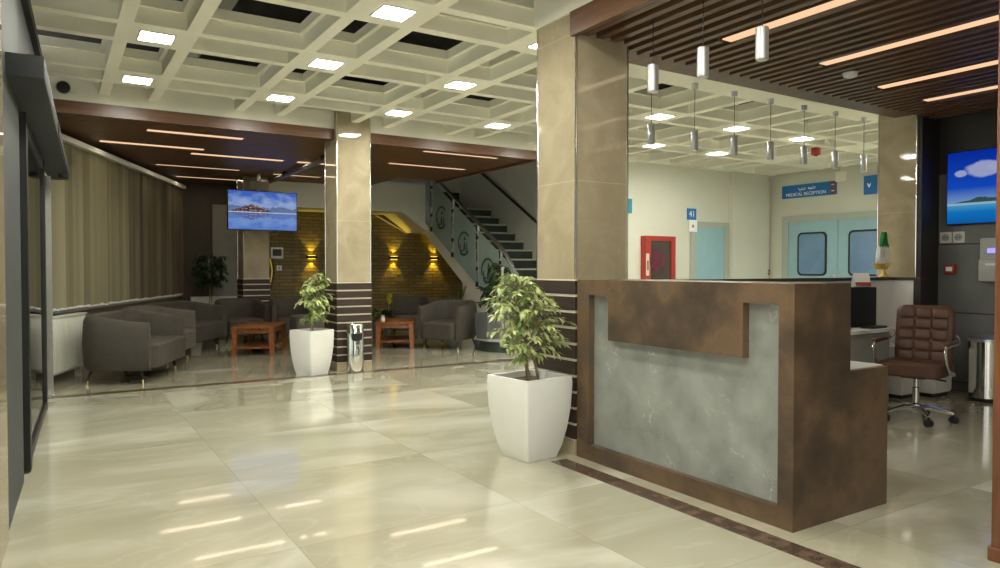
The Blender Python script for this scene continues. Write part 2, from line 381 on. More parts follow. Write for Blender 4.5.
def B(name, m, x0, y0, z0, x1, y1, z1, parent=None, bev=0):
    return MB().box(x0, y0, z0, x1, y1, z1, bev=bev).build(name, m, parent, smooth=bev > 0)
def tag(o, label, cat, group=None, kind=None):
    o['label'] = label; o['category'] = cat
    if group: o['group'] = group
    if kind: o['kind'] = kind
    return o
def thing(name, label, cat, loc=(0, 0, 0), rz=0, group=None):
    o = bpy.data.objects.new(name, None); COL.objects.link(o); o.empty_display_size = .1
    o.location = loc; o.rotation_euler = (0, 0, rz)
    return tag(o, label, cat, group)
def struct(o): o['kind'] = 'structure'; return o
def root_struct(name, loc=(0, 0, 0), rz=0):
    o = bpy.data.objects.new(name, None); COL.objects.link(o); o.location = loc; o.rotation_euler = (0, 0, rz); o['kind'] = 'structure'; return o
KIDS = {}
def copy_tree(o, parent=None):
    c = o.copy(); COL.objects.link(c)
    if parent: c.parent = parent
    for ch in [x for x in COL.objects if x.parent == o]: copy_tree(ch, c)
    return c
def dup(o, loc, rz, label, group=None):
    c = copy_tree(o); c.location = loc; c.rotation_euler = (0, 0, rz); c['label'] = label
    if group: c['group'] = group
    return c
def text_part(name, body, size, m, parent, loc, rot, depth=.002, align='CENTER'):
    cu = bpy.data.curves.new('lettering', 'FONT'); cu.body = body; cu.size = size; cu.align_x = align; cu.align_y = 'CENTER'; cu.extrude = depth
    t = bpy.data.objects.new('tmp_text', cu); COL.objects.link(t)
    dg = bpy.context.evaluated_depsgraph_get(); me = bpy.data.meshes.new_from_object(t.evaluated_get(dg))
    bpy.data.objects.remove(t); bpy.data.curves.remove(cu)
    me.materials.clear(); me.materials.append(m)
    o = bpy.data.objects.new(name, me); COL.objects.link(o); o.parent = parent; o.location = loc; o.rotation_euler = rot
    return o

# ------------------------------------------------------------------ camera
cam = bpy.data.cameras.new('camera'); cam.lens = 710 / 1000 * 36; cam.sensor_width = 36; cam.clip_start = .05
co = bpy.data.objects.new('camera', cam); COL.objects.link(co)
co.location = (0, 0, 1.25); co.rotation_euler = (rad(90 - 1.21), 0, rad(-32.2)); sc.camera = co

# ------------------------------------------------------------------ shell: floor, ceilings, walls
struct(B('floor', M['floor'], -.6, -4.5, -.1, 12.2, 15, 0))
struct(B('floor_porch', M['floor'], -3, 3.2, -.1, -.6, 15, 0))
struct(B('trim_1', M['stripe'], -.2, 8.09, 0, 7.9, 8.22, .002))     # inlaid stripe across the lobby
struct(B('trim_2', M['stripe'], 2.72, -3, 0, 2.845, 3.70, .002))    # inlaid stripe before the counter

ZC = 3.05
XS = [.70 + 1.345 * k for k in range(-1, 9)]
YS = [7.58 - 1.465 * k for k in range(0, 8)][::-1] + [9.045]
def edges(cs, lo, hi):
    out = []  # (a, b, type)
    cur = lo
    for c in cs:
        for e, ty in ((c - .28, 'L'), (c - .18, 'B'), (c + .18, 'S'), (c + .28, 'B')):
            a, b = cur, min(e, hi)
            if b > a + 1e-4: out.append((a, b, ty)); cur = b
    if hi > cur + 1e-4: out.append((cur, hi, 'L'))
    return out
def grid_ceiling(bm_solid, bm_upper, x0, x1, y0, y1, skip=None):
    for xa, xb, tx in edges(XS, x0, x1):
        for ya, yb, ty in edges(YS, y0, y1):
            if skip and skip((xa + xb) / 2, (ya + yb) / 2): continue
            if 'B' in (tx, ty) or (tx == 'S' and ty == 'S') or xb - xa < .12 or yb - ya < .12:
                bm_solid.quad((xa, ya, ZC), (xa, yb, ZC), (xb, yb, ZC), (xb, ya, ZC)); continue
            i = .035; z1 = ZC + .12; z2 = ZC + .20
            R = [(xa, ya), (xb, ya), (xb, yb), (xa, yb)]; Q = [(xa + i, ya + i), (xb - i, ya + i), (xb - i, yb - i), (xa + i, yb - i)]
            for k in range(4):
                p, q = R[k], R[(k + 1) % 4]; a, b = Q[k], Q[(k + 1) % 4]
                bm_solid.quad((*p, ZC), (*q, ZC), (*q, z1), (*p, z1))
                bm_solid.quad((*p, z1), (*q, z1), (*b, z1), (*a, z1))
                bm_upper.quad((*a, z1), (*b, z1), (*b, z2), (*a, z2))
ma, mb = MB(), MB()
YE = 8.45
RX0, RX1, RY1 = 2.95, 7.85, 4.10       # the reception's lowered slat ceiling
grid_ceiling(ma, mb, -1.2, 12.0, -4.5, 8.95, lambda x, y: (RX0 < x < 7.9 and y < RY1) or (x < 7.95 and y > YE + .1) or (x > 7.9 and y < 1.9))
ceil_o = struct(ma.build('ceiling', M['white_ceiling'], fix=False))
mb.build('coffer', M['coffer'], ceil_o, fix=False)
pl = MB(); pl.box(-1.2, -4.5, 3.9, 12, 14.5, 4.0)
for y in (-1, 1.2, 3.3, 5.4, 7.2): pl.box(-1.2, y, 3.55, 12, y + .22, 3.9)
pl.build('plenum_slab', M['plenum'], ceil_o)
dm = MB()
for x in (1.3, 4.2, 9.0): dm.tube([(x, -4, 3.62), (x, 8.3, 3.62)], .1, 12)
dm.build('air_duct', M['alu'], ceil_o, smooth=True)

# lobby soffit: fascia + slats along X
SZ = 2.86
fas = MB(); fas.box(-.35, 8.45, 2.83, 6.02, 8.50, 2.96).box(5.97, 8.50, 2.83, 6.02, 11.7, 2.96)
fas_o = struct(fas.build('trim_3', M['wood_fascia']))
struct(B('wall_above_fascia', M['white_ceiling'], -.6, 8.46, 2.96, 7.9, 8.52, 3.5))
LSTR = [(9.22, .95, 2.02), (10.32, .52, 1.75), (10.75, 1.66, 2.93), (12.13, 1.37, 2.60), (13.5, 1.84, 3.07), (8.82, 4.33, 5.5), (10.1, 4.37, 5.68), (11.3, 3.3, 4.0)]
LSTR = LSTR[:7] + [(10.75, 3.15, 3.9), (12.3, 3.2, 4.0)]
sl = MB(); y = 8.53; k = 0
def soffit_x1(y): return 5.97 if y < 11.65 else 5.2
while y < 14.25:
    for a, b in [(-.3 + max(0, (y - 9.37)) * .43, soffit_x1(y))]:
        cuts = [(p - .02, q + .02) for (yy, p, q) in LSTR if abs(yy - (y + .03)) < .074]
        segs = [(a, b)]
        for c0, c1 in cuts:
            segs = [t for (u, v) in segs for t in ((u, min(v, c0)), (max(u, c1), v)) if t[1] - t[0] > .01]
        for u, v in segs: sl.box(u, y, SZ, v, y + .06, SZ + .045)
    y += .085
so = root_struct('ceiling_lobby')
sl.build('slats', M['wood_darkx'], so)
bk = MB(); bk.prism([(-.4, 8.5), (6.0, 8.5), (6.0, 11.7), (5.2, 11.7), (5.2, 14.3), (2.0, 14.3), (-.4, 9.2)], lambda p, t: (p[0], p[1], SZ + .06 + .03 * t))
bk.build('backing', M['soffit_back'], so)
def lamp(t, sx, sy, z, power):
    l = bpy.data.lights.new('strip_glow', 'AREA'); l.energy = power; l.color = (1, .86, .62); l.shape = 'RECTANGLE'; l.size = sx; l.size_y = sy
    o = bpy.data.objects.new('strip_glow', l); COL.objects.link(o); o.parent = t; o.location = (0, 0, z)
gl = 'slim warm strip lights set in the lobby wood ceiling'
names = ['warm ceiling strip nearest the fascia on the blind side', 'warm ceiling strip beside the blind rail, second row', 'warm ceiling strip ahead of the lake screen, third row',
         'short warm ceiling strip in the fourth row above the sofas', 'warm ceiling strip deepest in the room, above the grey panel',
         'warm ceiling strip right behind the fascia near the stairs', 'warm ceiling strip second behind the fascia near the stairs',
         'warm ceiling strip partly behind the lobby column, nearer one', 'warm ceiling strip partly behind the lobby column, deeper one']
for (yy, a, b), nm in zip(LSTR, names):
    t = thing('strip_light', nm, 'light', ((a + b) / 2, yy, SZ), 0, gl)
    h = (b - a) / 2
    MB().box(-h, -.042, .004, h, .042, .012).build('diffuser', M['strip_light'], t)
    lamp(t, 2 * h, .084, .002, 2.7 * h)
    MB().box(-h - .015, -.04, .012, h + .015, .04, .055).build('housing', M['wood_darkx'], t)
# brown rail pipe under the lobby soffit between the columns
t = thing('ceiling_rail', 'long brown-grey rail running under the lobby ceiling to the screen pole', 'rail', (3.28, 8.9, 2.80))
MB().tube([(0, 0, 0), (0, 4.0, 0)], .035, 12).build('rail_tube', mat('taupe_rail', (.22, .18, .13), .4, var=.05), t, smooth=True)
for yy in (1.0, 3.0): MB().box(-.04, yy - .03, 0, .04, yy + .03, .07).build('clip', M['soffit_back'], t)

# reception slat ceiling, slats along Y
struct(MB().box(2.93, -2.5, 2.80, 2.975, 3.78, 2.96).build('trim_4', M['wood_fascia']))
struct(B('wall_above_counter', M['white_ceiling'], 2.935, -4.5, 2.96, 2.97, 4.2, 3.5))
struct(B('trim_5', M['wood_dark'], 3.40, 3.88, 2.835, 7.50, 4.13, 2.93))
RS = [(3.94, -1.0, 3.33), (5.02, -1.0, 3.32), (6.09, -1.0, 3.48), (6.91, -1.0, 3.52)]
rsl = MB(); x = 3.0
while x < 7.84:
    segs = [(-2.5, 3.88 if x > 3.36 else 3.74)]
    for xx, a, b in RS:
        if abs(xx - (x + .0275)) < .076:
            segs = [t for (u, v) in segs for t in ((u, min(v, a - .02)), (max(u, b + .02), v)) if t[1] - t[0] > .01]
    for u, v in segs: rsl.box(x, u, 2.81, x + .055, v, 2.90)
    x += .125
ro = root_struct('ceiling_reception')
rsl.build('slats', M['wood_dark'], ro)
MB().box(2.96, -2.5, 2.95, 7.85, 4.1, 2.98).build('backing', M['soffit_back'], ro)
rn = ['warm strip light over the counter, first from the pendants', 'second warm strip light from the counter pendants', 'third warm strip light from the counter pendants', 'warm strip light closest to the dark tiled wall']
for (xx, a, b), nm in zip(RS, rn):
    t = thing('strip_light', nm, 'light', (xx, (a + b) / 2, 2.83), 0, 'long warm strip lights set in the reception slat ceiling')
    h = (b - a) / 2
    MB().box(-.045, -h, -.012, .045, h, -.004).build('diffuser', M['strip_light'], t)
    lamp(t, .085, 2 * h, -.014, 1.5)
    MB().box(-.04, -h - .01, -.004, .04, h + .01, .06).build('housing', M['wood_dark'], t)
struct(B('ceiling_passage', M['white_ceiling'], 3.4, 4.10, 2.97, 7.9, 4.80, 3.04))

# walls
struct(B('wall_back', M['darkwall'], 1.5, 14.301, 0, 8.1, 14.5, 5.0))
struct(B('wall_back_upper', M['wall_white'], 3.28, 14.24, 2.50, 5.3, 14.3, 3.0))
struct(B('wall_stair', M['wall_white'], 7.9, 9.05, 0, 8.05, 14.3, 5.0))
struct(B('wall_corridor', M['wall'], 7.9, 8.9, 0, 11.95, 9.05, 3.4))
struct(B('wall_right', M['wall'], 11.8, 1.9, 0, 11.95, 8.9, 3.4))
struct(B('wall_corner_pier', M['wall'], 10.62, 8.80, 0, 11.62, 8.9, 3.05))
struct(B('wall_corridor_end', M['wall'], 7.99, 1.85, 0, 11.95, 2.0, 3.4))
struct(B('wall_front', M['wall'], -.6, -4.6, 0, 8, -4.45, 3.4))
struct(B('ceiling_stairwell', M['wall_white'], 5.2, 8.5, 5.0, 8.1, 14.5, 5.1))
# dark tiled wall on the right with joint lines
tw = MB()
zz = [0, .09, .80, 1.505, 2.235]
yj = [-4.5, -2.6, -.7, 1.2, 3.1, 4.15]
for i in range(len(zz) - 1):
    for j in range(len(yj) - 1): tw.box(7.85, yj[j] + .004, zz[i] + .006, 7.87, yj[j + 1] - .004, zz[i + 1] - .006)
wt = struct(B('wall_reception', M['tile_top'], 7.866, -4.5, 0, 7.99, 4.15, 3.0))
tw.build('tile', M['tile'], wt)
tt = MB()
for j in range(len(yj) - 1): tt.box(7.85, yj[j] + .004, 2.241, 7.87, yj[j + 1] - .004, 2.95)
tt.build('tile', M['tile_top'], wt)  # upper tiles coloured darker in place of the light missing up there
struct(B('trim_6', M['tile_top'], 7.505, 3.85, 0, 7.87, 3.893, 2.8))

# stone clad wall with wavy left edge
poly = [(8.1, 0), (8.1, 2.5), (3.66, 2.5)]
N = 26
for k in range(N + 1):
    z = 2.5 - 2.5 * k / N
    poly.append((3.66 + .05 * sin(z * 6 + .6) - .02, z))
struct(MB().prism(poly, lambda p, t: (p[0], 14.16 + .1 * t, p[1])).build('wall_stone', M['stone']))
t = thing('cove_strip', 'amber glowing strip along the wavy edge of the stone wall', 'light')
MB().tube([(3.63 + .05 * sin(z * 6 + .6) - .02, 14.25, z) for z in [2.48 - 2.4 * k / 30 for k in range(31)]], .012, 8).build('glow_tube', M['cove_light'], t, smooth=True)
MB().box(3.6, 14.262, .02, 3.66, 14.299, 2.5).build('back_channel', M['darkwall'], t)
t = thing('cove_strip', 'amber glowing strip along the straight top of the stone wall', 'light')
MB().box(3.66, 14.20, 2.502, 4.8, 14.225, 2.512).build('glow_tube', M['cove_light'], t)
MB().box(3.66, 14.165, 2.5005, 5.7, 14.185, 2.51).build('back_channel', M['darkwall'], t)
struct(B('wall_stair_back', M['wall_white'], 5.3, 14.2, 2.99, 7.9, 14.3, 5.0))
struct(B('wall_grey_panel', M['greypanel'], 2.56, 14.26, 0, 3.13, 14.299, 2.47))

# ------------------------------------------------------------------ facade wall with blinds (turned 23 degrees)
FA = math.atan2(4.84, 2.04)
fac = root_struct('wall_facade', (-.01, 9.37, 0), FA)
MB().box(-1.6, .10, 0, 5.4, .25, .76).build('sill_wall', mat('taupe_sill_wall', (.20, .17, .125), .6, var=.05), fac)
MB().box(-1.6, .02, .74, 5.3, .25, .775).build('sill_board', M['desk_grey'], fac)
MB().box(-1.6, .10, 2.78, 5.4, .25, 3.4).build('head_wall', M['darkwall'], fac)
win = root_struct('window_1', (-.01, 9.37, 0), FA)
MB().box(-1.6, .17, .78, 5.3, .18, 2.78).build('pane', M['tinted'], win)
wf = MB()
for x in (-1.55, -.2, 1.15, 2.5, 3.85, 5.2): wf.box(x - .03, .12, .775, x + .03, .19, 2.78)
wf.build('window_frame', M['dark_metal'], win)
def make_blind(label, x0, x1, m, seed, ang):
    rnd = random.Random(seed)
    t = thing('vertical_blind', label, 'blind', (-.01, 9.37, 0), FA, 'vertical blinds along the slanting window wall')
    MB().box(x0, -.085, 2.715, x1, .03, 2.775).build('head_rail', M['white_plastic'], t)
    n = int((x1 - x0) / .105); f = MB(); w = MB()
    for i in range(n):
        xc = x0 + .06 + i * .105; a = ang + rnd.uniform(-.2, .2)
        if rnd.random() < .08: a += .35
        mx = Matrix.Translation((xc, 0, 0)) @ Matrix.Rotation(a, 4, 'Z')
        pts = [Vector((-.072 + .144 * j / 4, .008 * (1 - ((j - 2) / 2) ** 2), 0)) for j in range(5)]
        ring = pts + [p + Vector((0, .002, 0)) for p in pts[::-1]]
        zb = .80 + rnd.uniform(-.008, .008)
        f.loft([[mx @ (p + Vector((0, 0, z))) for p in ring] for z in (zb, 2.72)])
        w.box(-.055, -.003, zb - .02, .055, .010, zb, mx=mx)
    f.build('slats', m, t, smooth=False)
    w.tube([(x0 + .06 + .105 * i * .5, -.012, .785 + (.012 if i % 2 else -.012)) for i in range(2 * n - 1)], .004, 5)
    w.build('weight_chain', M['white_plastic'], t)
    return t
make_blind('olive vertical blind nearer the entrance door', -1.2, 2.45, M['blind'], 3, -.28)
make_blind('vertical blind coloured darker for its weaker light, reaching the dark back corner', 2.47, 5.2, M['blind_shaded'], 5, -.2)  # darker fabric colour imitates the weaker light at this end

def radiator(label, loc, rz, L, H=.62, m=None):
    t = thing('radiator', label, 'radiator', loc, rz, 'white panel radiators under the windows')
    b = MB(); n = int(L / .045)
    b.box(-L / 2, -.035, .1, L / 2, .035, .1 + H, bev=.012)
    for i in range(n):
        x = -L / 2 + .03 + i * (L - .06) / (n - 1); b.box(x - .013, -.046, .13, x + .013, -.03, .07 + H)
    b.build('panel', M['radiator'], t, smooth=True)
    MB().box(-L / 2 - .002, -.05, .1 + H, L / 2 + .002, .05, .115 + H).build('top_grille', M['radiator'], t)
    for s in (-1, 1): MB().box(s * (L / 2 - .15) - .02, -.03, 0, s * (L / 2 - .15) + .02, .03, .1).build('foot', M['radiator'], t)
    return t
def fac_pt(x, y): return (-.01 + x * cos(FA) - y * sin(FA), 9.37 + x * sin(FA) + y * cos(FA), 0)
radiator('white radiator under the blind at the front end of the sofa row', fac_pt(-.02, -.12), FA, 1.05)
radiator('long white radiator low on the dark back wall', (2.75, 14.16, 0), 0, 1.2)

# ------------------------------------------------------------------ entrance door wall (nearly edge-on at the left)
DA = -math.atan(.038)
dw = root_struct('wall_left', (-.335, 0, 0), DA)
MB().box(-.12, 2.6, 0, 0, 3.96, 3.05).build('marble_pier', M['colm'], dw)
lw_ = MB(); lw_.box(-.12, -4.5, 2.75, 0, 2.6, 3.3)
for y in (-4.4, -2.1, .2): lw_.box(-.1, y - .04, 0, -.02, y + .04, 2.75)
lw_.build('glazing_mullions', M['jamb'], dw)
d1 = root_struct('door_1', (-.335, 0, 0), DA)
MB().box(-.10, 3.96, 0, -.012, 5.0, 3.05).build('jamb', M['jamb'], d1)
MB().box(-.09, 5.0, .06, -.07, 8.6, 2.2).build('fixed_pane', M['glass'], d1)
fr = MB(); fr.box(-.10, 4.9, 0, -.03, 5.0, 2.2).box(-.10, 8.5, 0, -.05, 8.6, 3.05).box(-.1, 5, 0, -.05, 8.5, .06)
fr.build('door_frame', M['dark_metal'], d1)
lf = MB(); lf.box(-.05, 5.20, .01, .01, 5.32, 2.2); lf.box(-.05, 7.4, .01, .0, 7.46, 2.2); lf.box(-.045, 5.32, .01, -.005, 7.4, .08); lf.box(-.045, 5.32, 2.12, -.005, 7.4, 2.2)
lf.build('door_leaf', M['black'], d1)
MB().box(-.03, 5.32, .08, -.018, 7.4, 2.12).build('leaf_pane', M['glass'], d1)
tr = MB(); tr.box(-.1, 4.12, 2.32, -.02, 8.95, 2.40).box(-.1, 5.0, 2.4, -.03, 8.95, 2.98).box(-.1, 4.12, 2.97, .01, 8.95, 3.05)
tr.build('transom', M['dark_metal'], d1)
hb = MB(); hb.box(-.03, 4.25, 2.20, .15, 8.95, 2.315, bev=.006)
hdr = hb.build('header_box', M['dark_metal'], d1, smooth=True)
MB().box(.15, 6.0, 2.215, .156, 8.9, 2.30).build('cover_strip', M['dark_metal'], hdr)
MB().lathe([(.05, 0), (.045, -.03), (.02, -.045)], (.12, 8.4, 2.2), 16).build('sensor', M['black'], hdr, smooth=True)
MB().box(-.05, 8.62, 0, -.0, 8.66, 2.2).build('bright_edge', M['steel'], d1)
struct(B('wall_left_return', M['darkwall'], -.6, 8.95, 0, -.42, 9.6, 3.4))

# ------------------------------------------------------------------ columns
def column(label, x0, y0, w, d, ztop, base_top, faces):
    t = thing('column', label, 'column', (x0 + w / 2, y0 + d / 2, 0), 0)
    hx, hy = w / 2, d / 2
    MB().box(-hx, -hy, base_top, hx, hy, ztop).build('shaft', M['colm'], t)
    tr = MB()
    for sx in (-1, 1):
        for sy in (-1, 1): tr.tube([(sx * hx, sy * hy, base_top), (sx * hx, sy * hy, ztop)], .008, 8)
    tr.build('corner_trim', M['chrome'], t, smooth=True)
    B('plinth', M['colm'], -hx - .01, -hy - .01, 0, hx + .01, hy + .01, .10, t)
    B('base_core', M['groove'], -hx - .007, -hy - .007, .1, hx + .007, hy + .007, base_top, t)
    b = MB(); n = round((base_top - .1) / .103); p = (base_top - .1) / n
    for i in range(n): b.box(-hx - .012, -hy - .012, .1 + p * i + .009, hx + .012, hy + .012, .1 + p * (i + 1) - .009)
    b.build('base_boards', M['slat'], t)
    return t
column('tall beige marble column beside the counter with the white planter', 2.955, 3.745, .455, .44, 3.05, 1.18, None)
column('beige marble column in the lobby behind the steel bin', 2.93, 8.37, .43, .44, 3.3, 1.085, None)
column('beige marble column behind the hanging lake screen', 2.80, 12.8, .44, .44, 2.9, 1.08, None)
column('beige marble column at the dark tiled wall behind the flag', 7.50, 3.90, .44, .40, 2.98, 1.1, None)

# ------------------------------------------------------------------ reception counter
CX0, CY0, CY1 = 2.95, 2.085, 3.72
t = thing('reception_counter', 'long rust-brown reception counter with grey marble front panel', 'counter', (CX0, CY0, 0))
L = CY1 - CY0
b = MB()
b.box(0, 0, 0, .066, .085, 1.18); b.box(0, L - .120, 0, .066, L, 1.18); b.box(0, .085, 0, .066, L - .120, .10); b.box(0, .085, 1.08, .066, L - .120, 1.18)
b.box(.066, 0, 0, .455, .03, 1.18); b.box(.066, L - .03, 0, .455, L, 1.18)
b.box(.066, .03, 1.14, .455, L - .03, 1.18); b.box(.425, .03, 0, .455, L - .03, 1.14)
b.build('frame', M['rust'], t)
B('marble_panel', M['gmarble'], .048, .085, .10, .085, L - .120, 1.08, t)
B('plaque', M['rust'], 0.0, .295, .80, .048, 1.326, 1.08, t)
lw = MB(); lw.box(.455, 0, 0, .80, .03, .735); lw.box(.77, .03, .55, .80, L, .70)
lw.build('lower_panel', M['rust'], t)
B('worktop', M['desk_white'], .455, .03, .71, .80, L, .74, t)

# low partition behind the counter
t = thing('partition', 'low white partition with dark cap behind the back desk', 'partition', (3.42, 4.06, 0))
MB().box(0, .02, 0, 4.02, .10, 1.135).box(4.0, -.19, 0, 4.05, .10, 1.135).build('panel', M['desk_white'], t)
B('cap', mat('dark_brown_cap', (.05, .035, .025), .4, var=.1), 0, 0, 1.135, 4.065, .12, 1.165, t); B('cap', bpy.data.materials['dark_brown_cap'], 3.98, -.26, 1.135, 4.065, 0, 1.165, t)
B('end_post', M['tile_top'], 3.99, -.26, 0, 4.06, -.19, 1.135, t)
# back desk
t = thing('desk', 'white-topped grey office desk along the partition', 'desk', (3.80, 3.50, 0))
B('desktop', M['desk_white'], 0, 0, .69, 2.62, .55, .72, t)
B('modesty_panel', M['desk_grey'], .02, .05, .05, 2.6, .07, .69, t)
B('side_panel', M['desk_grey'], 2.57, .08, 0, 2.60, .54, .69, t)
B('side_panel', M['desk_grey'], .02, .08, 0, .05, .54, .69, t)

# things on the desk
t = thing('computer_tower', 'black computer tower standing on the back desk', 'computer', (6.30, 3.80, .72), rad(-6))
MB().box(-.40, -.10, 0, .14, .10, .365, bev=.008).build('case', M['black'], t, smooth=True)
MB().box(.141, -.09, .01, .147, .09, .35).build('front_panel', M['rubber'], t)
MB().lathe([(.012, 0), (.012, .004)], (0, 0, 0), 12, mx=Matrix.Translation((.148, -.03, .08)) @ Matrix.Rotation(pi / 2, 4, 'Y')).build('power_button', M['steel'], t)
t = thing('desk_calendar', 'small red and white tent calendar on the black computer tower', 'calendar', (6.36, 3.80, 1.0855), rad(-35))
MB().prism([(-.055, 0), (.055, 0), (0, .13)], lambda p, q: (-.07 + .14 * q, p[0], p[1])).build('card_stand', M['grey_plastic'], t)
mx = Matrix.Translation((0, -.0295, .065)) @ Matrix.Rotation(math.atan2(.055, .13), 4, 'X')
MB().box(-.068, -.004, -.03, .068, 0, .062, mx=Matrix.Translation((0, -.0295, .068)) @ Matrix.Rotation(-math.atan2(.055, .13), 4, 'X')).build('page', M['paper'], t)
MB().box(-.068, -.005, -.062, .068, 0, -.03, mx=Matrix.Translation((0, -.0295, .068)) @ Matrix.Rotation(-math.atan2(.055, .13), 4, 'X')).build('red_band', M['red'], t)
pp = [(5.55, 3.66, .35, 'white sheet of paper on the desk nearest the counter'), (5.85, 3.60, -.3, 'white sheet of paper on the desk below the computer')]
for x, y, a, lb in pp:
    o = MB().box(-.15, -.105, 0, .15, .105, .004, mx=Matrix.Rotation(a, 4, 'Z')).build('paper_sheet', M['paper']); o.location = (x, y, .7205); tag(o, lb, 'paper')
t = thing('notebook', 'thin grey-blue notebook lying on white desktop', 'notebook', (5.62, 3.84, .721), .2)
MB().box(-.12, -.08, 0, .12, .08, .012).build('cover', mat('slate_blue_cover', (.12, .2, .3), .5, var=.1), t); MB().box(-.118, -.076, .003, .122, .076, .009).build('pages', M['paper'], t)
t = thing('stapler', 'blue stapler on the desk beside the computer tower', 'stapler', (6.44, 3.955, .72), .1)
MB().box(-.07, -.018, 0, .07, .018, .012, bev=.004).build('base', M['blue_obj'], t, smooth=True)
MB().box(-.065, -.016, .02, .07, .016, .045, mx=Matrix.Rotation(-.06, 4, 'Y'), bev=.008).build('arm', M['blue_obj'], t, smooth=True)
MB().box(.045, -.014, .01, .068, .014, .03).build('hinge', M['steel'], t)
o = MB().box(-.13, -.05, 0, .13, .05, .02, bev=.006).build('keyboard', M['black'], smooth=True); o.location = (6.24, 3.60, .72); tag(o, 'small black keypad near the free end of the desk', 'keypad')
for lb, x0, y0, x1, y1, h in (('white low drawer unit against the partition behind the chair', 6.86, 3.68, 7.16, 4.04, .50), ('white low drawer unit at the foot of the dark tiled wall', 7.20, 3.56, 7.52, 3.84, .46)):
    t = thing('drawer_unit', lb, 'drawers', ((x0 + x1) / 2, (y0 + y1) / 2, 0))
    w, d = (x1 - x0) / 2, (y1 - y0) / 2
    B('carcass', M['desk_white'], -w, -d, .04, w, d, h, t)
    for i in range(2):
        f = B('drawer', M['desk_white'], -w + .008, -d - .015, .06 + i * (h - .08) / 2, w - .008, -d, .05 + (i + 1) * (h - .08) / 2, t)
        B('handle', M['steel'], -.05, -d - .026, .02 + (i + .6) * (h - .08) / 2 + .05, .05, -d - .015, .035 + (i + .6) * (h - .08) / 2 + .05, f)
    B('base', M['rubber'], -w + .02, -d + .02, 0, w - .02, d - .02, .04, t)
# power cable loops hanging at the second unit
o = MB().tube([(7.8, 3.40, .45), (7.76, 3.38, .30), (7.70, 3.36, .2), (7.66, 3.4, .15), (7.72, 3.42, .28), (7.80, 3.43, .40)], .006, 6).build('power_cable', M['black'], smooth=True); tag(o, 'looped black cable hanging on the dark tiled wall near the chair', 'cable')
# flag
t = thing('desk_flag', 'small green and white draped flag with gold fringe on the partition', 'flag', (7.31, 4.12, 1.1655))
MB().lathe([(.05, 0), (.05, .012), (.025, .03), (.012, .06), (.006, .08)], n=16).build('stand', M['gold'], t, smooth=True)
MB().tube([(0, 0, .06), (.0, 0, .50)], .005, 8).build('pole', M['brass'], t, smooth=True)
def drape(mb, x0, x1, w0, w1, z0, z1):
    rings = []
    for i in range(9):
        f = i / 8; z = z1 + (z0 - z1) * f; w = w0 + (w1 - w0) * f
        pts = []
        for k in range(13):
            u = k / 12 - .5
            pts.append(Vector((x0 + (x1 - x0) * f + u * w, .018 * sin(u * 22 + f * 2), z)))
        rings.append(pts + [p + Vector((0, .004, 0)) for p in pts[::-1]])
    mb.loft(rings); return mb
drape(MB(), .0, -.01, .03, .17, .31, .47).build('green_cloth', M['green'], t, smooth=True)
drape(MB(), -.005, -.03, .17, .27, .14, .325).build('white_cloth', M['white_cloth'], t, smooth=True)
drape(MB(), -.03, -.05, .28, .22, .08, .15).build('fringe', M['gold'], t, smooth=True)

# office chair ----------------------------------------------------------------
t = thing('office_chair', 'brown quilted leather office chair with chrome arms and star base', 'chair', (6.03, 3.12, 0), math.atan2(.85, -.5) - pi + pi / 2 - pi / 2)
t.scale = (.92, .92, .97)  # local: chair faces -Y
t.rotation_euler = (0, 0, math.atan2(-.20, -.96) + pi / 2)
st = MB()
for k in range(5):
    a = 2 * pi * k / 5 + .3
    st.tube([(0, 0, .105), (.12 * cos(a), .12 * sin(a), .115), (.24 * cos(a), .24 * sin(a), .09), (.29 * cos(a), .29 * sin(a), .075)], .02, 8, radii=[.03, .022, .018, .015])
st.lathe([(.035, .07), (.04, .09), (.04, .14), (.028, .15)], n=16)
st.build('star_base', M['chrome'], t, smooth=True)
for k in range(5):
    a = 2 * pi * k / 5 + .3
    w = MB()
    for s in (-.016, .016):
        mx = Matrix.Translation((.29 * cos(a), .29 * sin(a), .03)) @ Matrix.Rotation(a + .6, 4, 'Z') @ Matrix.Translation((0, s, 0)) @ Matrix.Rotation(pi / 2, 4, 'X')
        w.lathe([(.012, -.011), (.03, -.01), (.03, .01), (.012, .011)], n=16, mx=mx)
    w.tube([(.29 * cos(a), .29 * sin(a), .03), (.29 * cos(a), .29 * sin(a), .075)], .012, 8)
    w.build('caster', M['rubber'], t, smooth=True)
MB().lathe([(.028, .15), (.028, .28), (.02, .285), (.02, .38)], n=16).build('gas_lift', M['chrome'], t, smooth=True)
MB().box(-.10, -.11, .365, .10, .12, .395, bev=.008).tube([(.1, 0, .37), (.24, -.02, .36)], .007, 8).build('tilt_plate', M['black'], t, smooth=True)
def cushion(mb, w, d, h, mx, r=.045, nx=9, ny=9, bulge=.015):
    """padded slab, top on +Z"""
    prof = []
    rings = []
    levels = [(-h / 2, -r * .8), (-h / 2 + r * .35, 0), (h / 2 - r * .5, 0), (h / 2 - r * .12, -r * .35), (h / 2, -r)]
    for z, ins in levels:
        ww, dd = w / 2 + ins, d / 2 + ins; rc = min(.07, ww * .6, dd * .6)
        pts = []
        for cx, cy, a0 in ((ww - rc, dd - rc, 0), (-ww + rc, dd - rc, pi / 2), (-ww + rc, -dd + rc, pi), (ww - rc, -dd + rc, 1.5 * pi)):
            for k in range(5):
                a = a0 + pi / 2 * k / 4; pts.append(mx @ Vector((cx + rc * cos(a), cy + rc * sin(a), z)))
        rings.append(pts)
    mb.loft(rings)
    return mb
cushion(MB(), .52, .52, .12, Matrix.Translation((0, -.02, .45))).build('seat', M['leather'], t, smooth=True)
